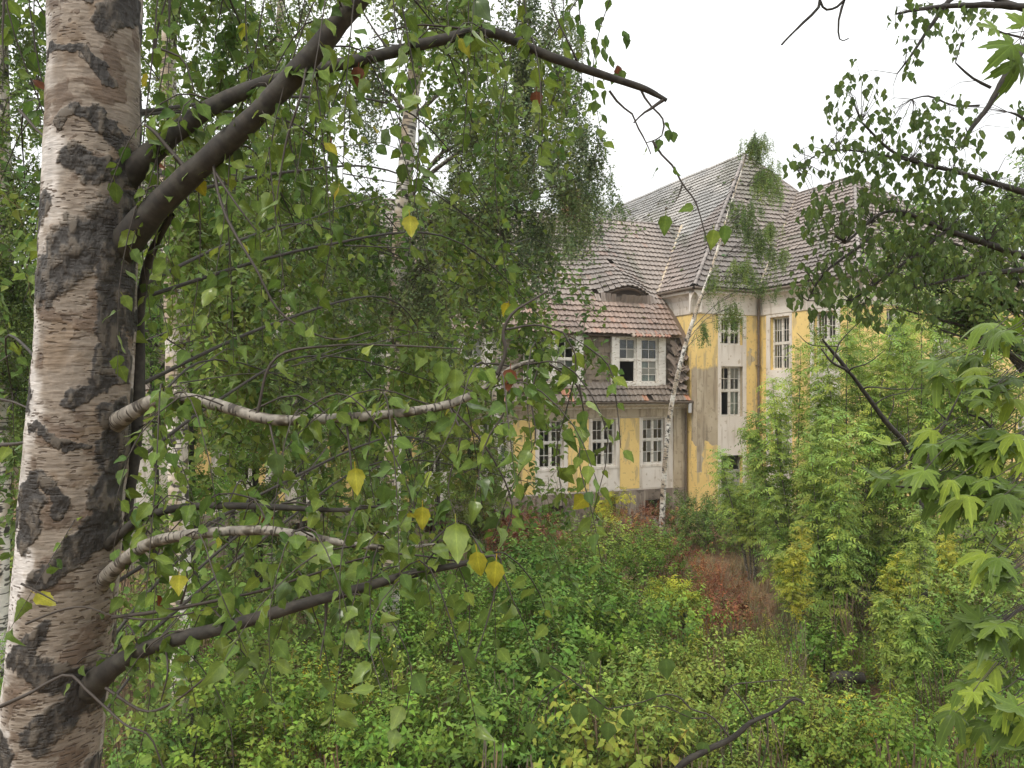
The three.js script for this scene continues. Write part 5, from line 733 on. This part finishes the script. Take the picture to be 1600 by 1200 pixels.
// ---------------------------------------------------------------- poplar at the right: trunk outside the frame, leaves dark against the sky
{
  const base = P(1900, 600, 5.4); base.y = 0;
  const t = thing('poplar_tree', base, 'tree with drooping heart-shaped leaves reaching in from the right against the sky', 'tree');
  const tp = [V(base.x, -0.1, base.z), V(base.x - 0.05, 3, base.z), V(base.x - 0.1, 6, base.z), V(base.x, 9, base.z), V(base.x, 11, base.z)];
  part('trunk', tube(tp, [0.16, 0.14, 0.12, 0.09, 0.04], 14, 0.2, base, 0.06, 3), M.barkGrey, t);
  const L = [   // branches [px, py, D, width]
    [[[1880, 520, 5.2, 24], [1740, 440, 5, 18], [1600, 400, 4.8, 12], [1480, 360, 4.7, 8], [1390, 330, 4.6, 5], [1320, 380, 4.5, 4]]], [[[1880, 380, 5.3, 24], [1720, 330, 5, 16], [1600, 300, 4.8, 11], [1500, 270, 4.7, 7], [1400, 240, 4.6, 5], [1345, 190, 4.6, 3]]],
    [[[1890, 120, 5.3, 22], [1720, 60, 5, 16], [1600, 12, 4.8, 12], [1520, 8, 4.8, 9], [1440, 14, 4.7, 6], [1400, 22, 4.7, 3]]], [[[1600, 12, 4.8, 8], [1500, -10, 4.8, 8], [1455, 40, 4.8, 6], [1425, 85, 4.8, 4], [1402, 115, 4.8, 2]]], [[[1700, 70, 4.9, 16], [1620, 60, 4.8, 12], [1575, 112, 4.7, 10], [1545, 165, 4.7, 9], [1520, 198, 4.7, 7], [1500, 230, 4.7, 4]]], [[[1548, 137, 4.7, 5], [1520, 122, 4.7, 4], [1500, 105, 4.7, 3], [1493, 98, 4.7, 2]]],
    [[[1530, 165, 4.7, 4], [1490, 165, 4.7, 3], [1450, 150, 4.7, 3], [1425, 155, 4.7, 2]]], [[[1850, 200, 5, 14], [1700, 250, 4.8, 9], [1590, 180, 4.8, 4], [1575, 175, 4.8, 2]]], [[[1420, 250, 4.6, 4], [1330, 235, 4.6, 3], [1280, 240, 4.5, 2], [1245, 265, 4.5, 2]]], [[[1350, 380, 4.5, 5], [1285, 430, 4.5, 4], [1262, 470, 4.5, 2]]], [[[1480, 360, 4.7, 6], [1400, 420, 4.6, 4], [1330, 470, 4.6, 3]]], [[[1620, 420, 4.8, 10], [1520, 430, 4.7, 6], [1430, 450, 4.7, 3]]],
    [[[1240, -40, 5, 6], [1282, 2, 5, 5], [1250, 40, 5, 4], [1232, 58, 5, 3], [1221, 70, 5, 3]]], [[[1282, 2, 5, 4], [1288, 14, 5, 4], [1300, 14, 5, 4], [1312, 8, 5, 4], [1322, -4, 5, 5], [1312, 22, 5, 4], [1310, 50, 5, 3], [1314, 64, 5, 2], [1326, 60, 5, 2]]], [[[1890, -100, 5.3, 20], [1600, -140, 5.1, 14], [1400, -110, 5, 9], [1322, -4, 5, 5]]], [[[1400, -110, 5, 8], [1300, -90, 5, 6], [1240, -40, 5, 5]]],
  ].map((x) => x[0]);
  const curves = L.map((l) => { part('branch', tube(l.map((q) => P(q[0], q[1], q[2])), l.map((q) => q[3] * q[2] / FOCAL / 2), 7, 0.05, base, 0.15, 7), M.bark, t); return l.map((q) => P(q[0], q[1], q[2])); });
  const LG = [LMshared.nearLeaf(0.053, 0.045, 31, 0.12, 0.1), LMshared.nearLeaf(0.048, 0.043, 32, 0.4, 0.3), LMshared.nearLeaf(0.056, 0.043, 33, 0, -0.15)];
  const tones = [[0.13, 0.2, 0.055], [0.11, 0.17, 0.05], [0.16, 0.24, 0.06]], LM = tones.map((c) => leafM({ color: lin(...c), map: LMshared.vein, transmission: 0.5, clearcoat: 0.3 }));
  seed(808); const leaves = [];
  // clouds of leaves: [px, py, rx, ry, count]
  for (const [px, py, rx, ry, n, D] of [[1340, 130, 30, 35, 23, 4.6], [1320, 165, 26, 36, 37, 4.6], [1355, 170, 30, 50, 37, 4.6], [1290, 240, 45, 30, 44, 4.5], [1245, 265, 20, 22, 15, 4.5], [1340, 250, 50, 30, 51, 4.5], [1410, 215, 60, 45, 97, 4.7], [1480, 190, 50, 40, 85, 4.7], [1500, 230, 40, 40, 63, 4.7], [1425, 100, 14, 30, 20, 4.7], [1430, 30, 40, 30, 44, 4.7], [1500, 30, 50, 26, 51, 4.8], [1490, 70, 14, 18, 11, 4.7], [1590, 175, 16, 20, 15, 4.8], [1585, 220, 16, 16, 12, 4.8], [1400, 270, 60, 40, 127, 4.6], [1470, 280, 50, 40, 92, 4.7], [1540, 300, 70, 30, 85, 4.8], [1330, 320, 60, 40, 102, 4.5], [1290, 350, 40, 40, 78, 4.5], [1260, 335, 16, 14, 10, 4.4], [1420, 340, 80, 45, 191, 4.7], [1520, 350, 80, 40, 191, 4.8], [1590, 360, 40, 40, 85, 4.8], [1380, 410, 90, 40, 170, 4.6], [1480, 430, 90, 45, 212, 4.7], [1570, 430, 50, 50, 127, 4.8], [1290, 430, 50, 35, 85, 4.5], [1260, 465, 25, 25, 27, 4.5], [1330, 460, 60, 40, 85, 4.6], [1400, 480, 70, 30, 106, 4.7]])
    for (let i = 0; i < n; i++) { const a = R() * 6.283, q = Math.sqrt(R()) * 1.15, at = P(px + Math.cos(a) * rx * q, py + Math.sin(a) * ry * q, D + gs() * 0.5), d = V(gs() * 0.5, -1, gs() * 0.5); leaves.push([basis(d, V(rr(-1, 1), rr(0, 0.5), rr(-1, 1)), at, rr(0.6, 1.15)), Math.floor(R() * 3), Math.floor(R() * 3), at]); }
  // each cloud leaf hangs from a fine twig that runs to the nearest branch
  const fine = []; leaves.forEach(([, , , at], i) => { if (i % 5) return; let best = null, bd = 1e9; for (const c of curves) for (let k = 0; k <= 8; k++) { const q = onCurve(c, k / 8), d = q.distanceTo(at); if (d < bd) { bd = d; best = q; } } const up = at.clone().add(V(0, 0.02, 0)); fine.push(tube([best, best.clone().lerp(up, 0.5).add(V(gs() * 0.04, 0.06 * bd + 0.02, gs() * 0.04)), up], [0.003, 0.002, 0.001], 3, 0.2, base)); });
  part('twigs', merge(fine), M.twig, t, 'stuff');
  const order = leaves.map((l, i) => [Math.abs(l[3].z) / 1 + 0 * i, l]).sort((a, b) => a[0] - b[0]).map((x) => x[1]), local = (m) => m.setPosition(V().setFromMatrixPosition(m).sub(base));
  order.slice(0, 300).forEach(([m, g, k]) => { const o = part('leaf', LG[g], LM[k], t); local(m).decompose(o.position, o.quaternion, o.scale); });
  const rest = order.slice(300); copies('foliage', LG[1], leafM({ map: LMshared.vein, transmission: 0.5, clearcoat: 0.3 }), t, rest.map(([m]) => local(m)), rest.map((l) => jit(tones[l[2]], 0.15)));
}
// ---------------------------------------------------------------- maple at the right edge, trunk outside the frame
{
  const base = P(2400, 600, 2.6); base.y = 0;
  const t = thing('maple_tree', base, 'maple with large pointed lobed leaves reaching in at the right edge', 'tree');
  part('trunk', tube([V(base.x, -0.1, base.z), V(base.x, 3, base.z - 0.1), V(base.x - 0.1, 6, base.z), V(base.x, 9, base.z)], [0.2, 0.17, 0.13, 0.06], 14, 0.2, base, 0.05, 3), M.bark, t);
  function maple(L, sd, cup) {     // five toothed lobes round the stalk end, domed by a polar grid
    const lobes = [[-1.95, 0.55], [-0.95, 0.85], [0, 1], [0.95, 0.85], [1.95, 0.55]], n = 90, pos = [0, 0, 0], idx = [], col = [1.2, 1.2, 1.2], uv = [0.5, 0], rings = 3;
    const edge = (a) => { let r = 0.22; for (const [c, l] of lobes) { const d = Math.abs(a - c), w = 0.4; if (d < w * 1.25) r = Math.max(r, l * (0.36 + 0.64 * Math.pow(Math.max(0, 1 - d / (w * 1.25)), 0.8)) * (1 + 0.09 * Math.sin(d * 30 + sd))); } return r * L; };
    for (let k = 1; k <= rings; k++) for (let i = 0; i <= n; i++) { const a = -2.7 + 5.4 * i / n, r = edge(a) * k / rings, ridge = Math.min(...lobes.map(([c]) => Math.abs(a - c))); pos.push(Math.sin(a) * r, Math.cos(a) * r, -cup * r * r / L + ridge * 0.16 * r + 0.02 * L * Math.sin(a * 3 + sd + r * 20)); const q = ridge < 0.06 ? 1.25 : 1; col.push(q, q, q); uv.push(0.5 + ridge, k / rings); }
    const at = (k, i) => 1 + (k - 1) * (n + 1) + i; for (let i = 0; i < n; i++) { idx.push(0, at(1, i + 1), at(1, i)); for (let k = 1; k < rings; k++) idx.push(at(k, i), at(k, i + 1), at(k + 1, i), at(k, i + 1), at(k + 1, i + 1), at(k + 1, i)); }
    const g = geom(pos, idx, uv, col); g.computeVertexNormals(); return g;
  }
  const MG = [maple(0.068, 1, 0.45), maple(0.075, 2, 0.9), maple(0.06, 3, 0.2), maple(0.07, 4, 1.3), maple(0.064, 5, -0.5)], tones = [[0.19, 0.29, 0.04], [0.14, 0.23, 0.035], [0.29, 0.39, 0.05], [0.11, 0.18, 0.03]], MM = tones.map((c) => leafM({ color: lin(...c), map: LMshared.vein, transmission: 0.4, clearcoat: 0.25, clearcoatRoughness: 0.3 }));
  const lines = [[[1900, 780, 2.4, 14], [1720, 790, 2.2, 10], [1600, 790, 2.1, 7], [1520, 770, 2.05, 5], [1400, 760, 2.0, 3]], [[1880, 700, 2.4, 12], [1700, 690, 2.2, 8], [1600, 680, 2.1, 6], [1560, 678, 2.1, 5], [1535, 655, 2.1, 4], [1515, 648, 2.1, 3]], [[1600, 680, 2.1, 6], [1590, 690, 2.1, 5], [1570, 705, 2.1, 4], [1500, 703, 2.1, 3]], [[1850, 560, 2.3, 10], [1700, 580, 2.2, 7], [1600, 597, 2.1, 5], [1560, 590, 2.1, 3]], [[1900, 1000, 2.3, 12], [1720, 960, 2.1, 8], [1600, 950, 2.0, 5], [1520, 1010, 2.0, 3]], [[1850, 150, 2.2, 10], [1700, 100, 2.0, 7], [1600, 60, 1.9, 4], [1560, 50, 1.9, 3]], [[1880, 1120, 2.2, 10], [1700, 1080, 2.1, 7], [1590, 1060, 2.0, 4]]];
  lines.forEach((l) => part('branch', tube(l.map((q) => P(q[0], q[1], q[2])), l.map((q) => q[3] * q[2] / FOCAL / 2), 7, 0.05, base, 0.12, 9), M.bark, t));
  seed(3131);
  const put = (px, py, D, dx, dy, dz, ux, uy, uz, s, g, m) => { const o = part('leaf', MG[g], MM[m], t), at = P(px, py, D), d = V(dx, dy, dz).normalize(); basis(d, V(ux, uy, uz), at.clone().sub(base), s).decompose(o.position, o.quaternion, o.scale); part('leaf_stalk', tube([at.clone().addScaledVector(d, -0.07).add(V(0.02, 0.02, 0)), at.clone().addScaledVector(d, -0.03), at], [0.0012, 0.001, 0.001], 4, 0.05, at), M.twig, t).position.copy(at).sub(base); };
  // the leaves that stand out: top right group, then the flat layers in the middle and lower right
  put(1582, 70, 1.75, -0.6, -0.5, 0.1, 0.2, 0.5, 1, 1.05, 0, 1); put(1555, 45, 1.8, -0.9, 0.25, 0.2, 0, 0.6, 1, 0.8, 2, 0); put(1590, 95, 1.75, -0.1, -1, 0.1, 0.2, 0.3, 1, 0.9, 1, 3); put(1600, 40, 1.8, 0.3, 0.8, 0, 0, 0.4, 1, 0.9, 0, 0);
  const fields = [[1580, 520, 45, 22, 13, 2.0], [1500, 570, 70, 40, 13, 2.1], [1560, 600, 60, 40, 18, 2.0], [1480, 690, 90, 30, 15, 2.05], [1560, 690, 60, 40, 18, 2.0], [1420, 740, 60, 20, 9, 2.05], [1500, 760, 90, 30, 21, 2.0], [1580, 770, 40, 40, 15, 1.9], [1570, 880, 45, 40, 12, 1.9], [1560, 980, 60, 40, 13, 1.9], [1540, 1060, 60, 40, 13, 1.9], [1590, 1130, 40, 50, 12, 1.8], [1520, 1130, 60, 40, 7, 2.1]];
  for (const [px, py, rx, ry, n, D] of fields) for (let i = 0; i < n; i++) { const x = px + gs() * rx * 1.2, y = py + gs() * ry * 1.2; put(x, y, D + gs() * 0.2, -1 + gs() * 0.7, -0.3 + gs() * 0.5, 0.5 + gs() * 0.8, gs() * 0.6, 1, 0.25 + gs() * 0.7, rr(0.55, 1.15), Math.floor(R() * 5), R() < 0.2 ? 2 : R() < 0.45 ? 3 : R() < 0.5 ? 1 : 0); }
}
// dark bare branch rising at the bottom, its foot below the frame
{
  const l = [[1010, 1330, 3.2, 15], [1060, 1200, 3.1, 11], [1105, 1172, 3.1, 9], [1145, 1152, 3.1, 9], [1175, 1128, 3.1, 7], [1215, 1110, 3.1, 5], [1240, 1092, 3.1, 5], [1258, 1100, 3.1, 3]], base = V(P(1010, 1330, 3.2).x, 0, -3.4);
  const o = thing('elder_bush', base, 'dark bare twigs reaching up at the bottom edge, right of the middle', 'bush');
  part('stem', tube([base.clone(), base.clone().add(V(0.1, 2, 0.05)), ...l.map((q) => P(q[0], q[1], q[2]))], [0.03, 0.03, ...l.map((q) => q[3] * q[2] / FOCAL / 2)], 8, 0.06, base, 0.12, 4), M.bark, o);
  for (const [w, q] of [[6, [[1140, 1152], [1110, 1118], [1080, 1108], [1062, 1090], [1040, 1085], [1000, 1098], [950, 1108]]], [5, [[1105, 1122], [1080, 1122], [1040, 1104], [1020, 1104]]], [6, [[1180, 1126], [1160, 1095], [1143, 1072], [1180, 1066], [1230, 1062]]], [4, [[1143, 1072], [1130, 1090], [1124, 1108]]], [5, [[1195, 1118], [1200, 1150], [1190, 1200]]], [4, [[1258, 1100], [1246, 1090], [1222, 1090], [1200, 1098]]], [5, [[950, 1108], [890, 1060], [860, 1040]]], [4, [[890, 1060], [850, 1090], [830, 1130]]]]) part('twig', tube(q.map((p) => P(p[0], p[1], 3.1)), q.map((_, i) => w * 0.5 * 3.1 / FOCAL / 2 * (1 - 0.5 * i / q.length)), 5, 0.04, base, 0.2, 3), M.twig, o);
  seed(66); const g = LMshared.nearLeaf(0.055, 0.048, 61, 0.1, 0.15), m = leafM({ color: lin(0.12, 0.2, 0.05), map: LMshared.vein });
  for (const q of [[865, 1040], [930, 1090], [925, 1020], [1015, 1080], [950, 1130], [1040, 1030], [905, 1100], [980, 1110], [1070, 1110], [850, 1020], [1100, 1160], [830, 1130]]) { const k = part('leaf', g, m, o); basis(V(gs() * 0.6, -1, gs() * 0.4), V(gs() * 0.4, 0.5, 1), P(q[0], q[1], 3.1).sub(base), rr(1.1, 1.7)).decompose(k.position, k.quaternion, k.scale); }
}
renderer.render(scene, camera);
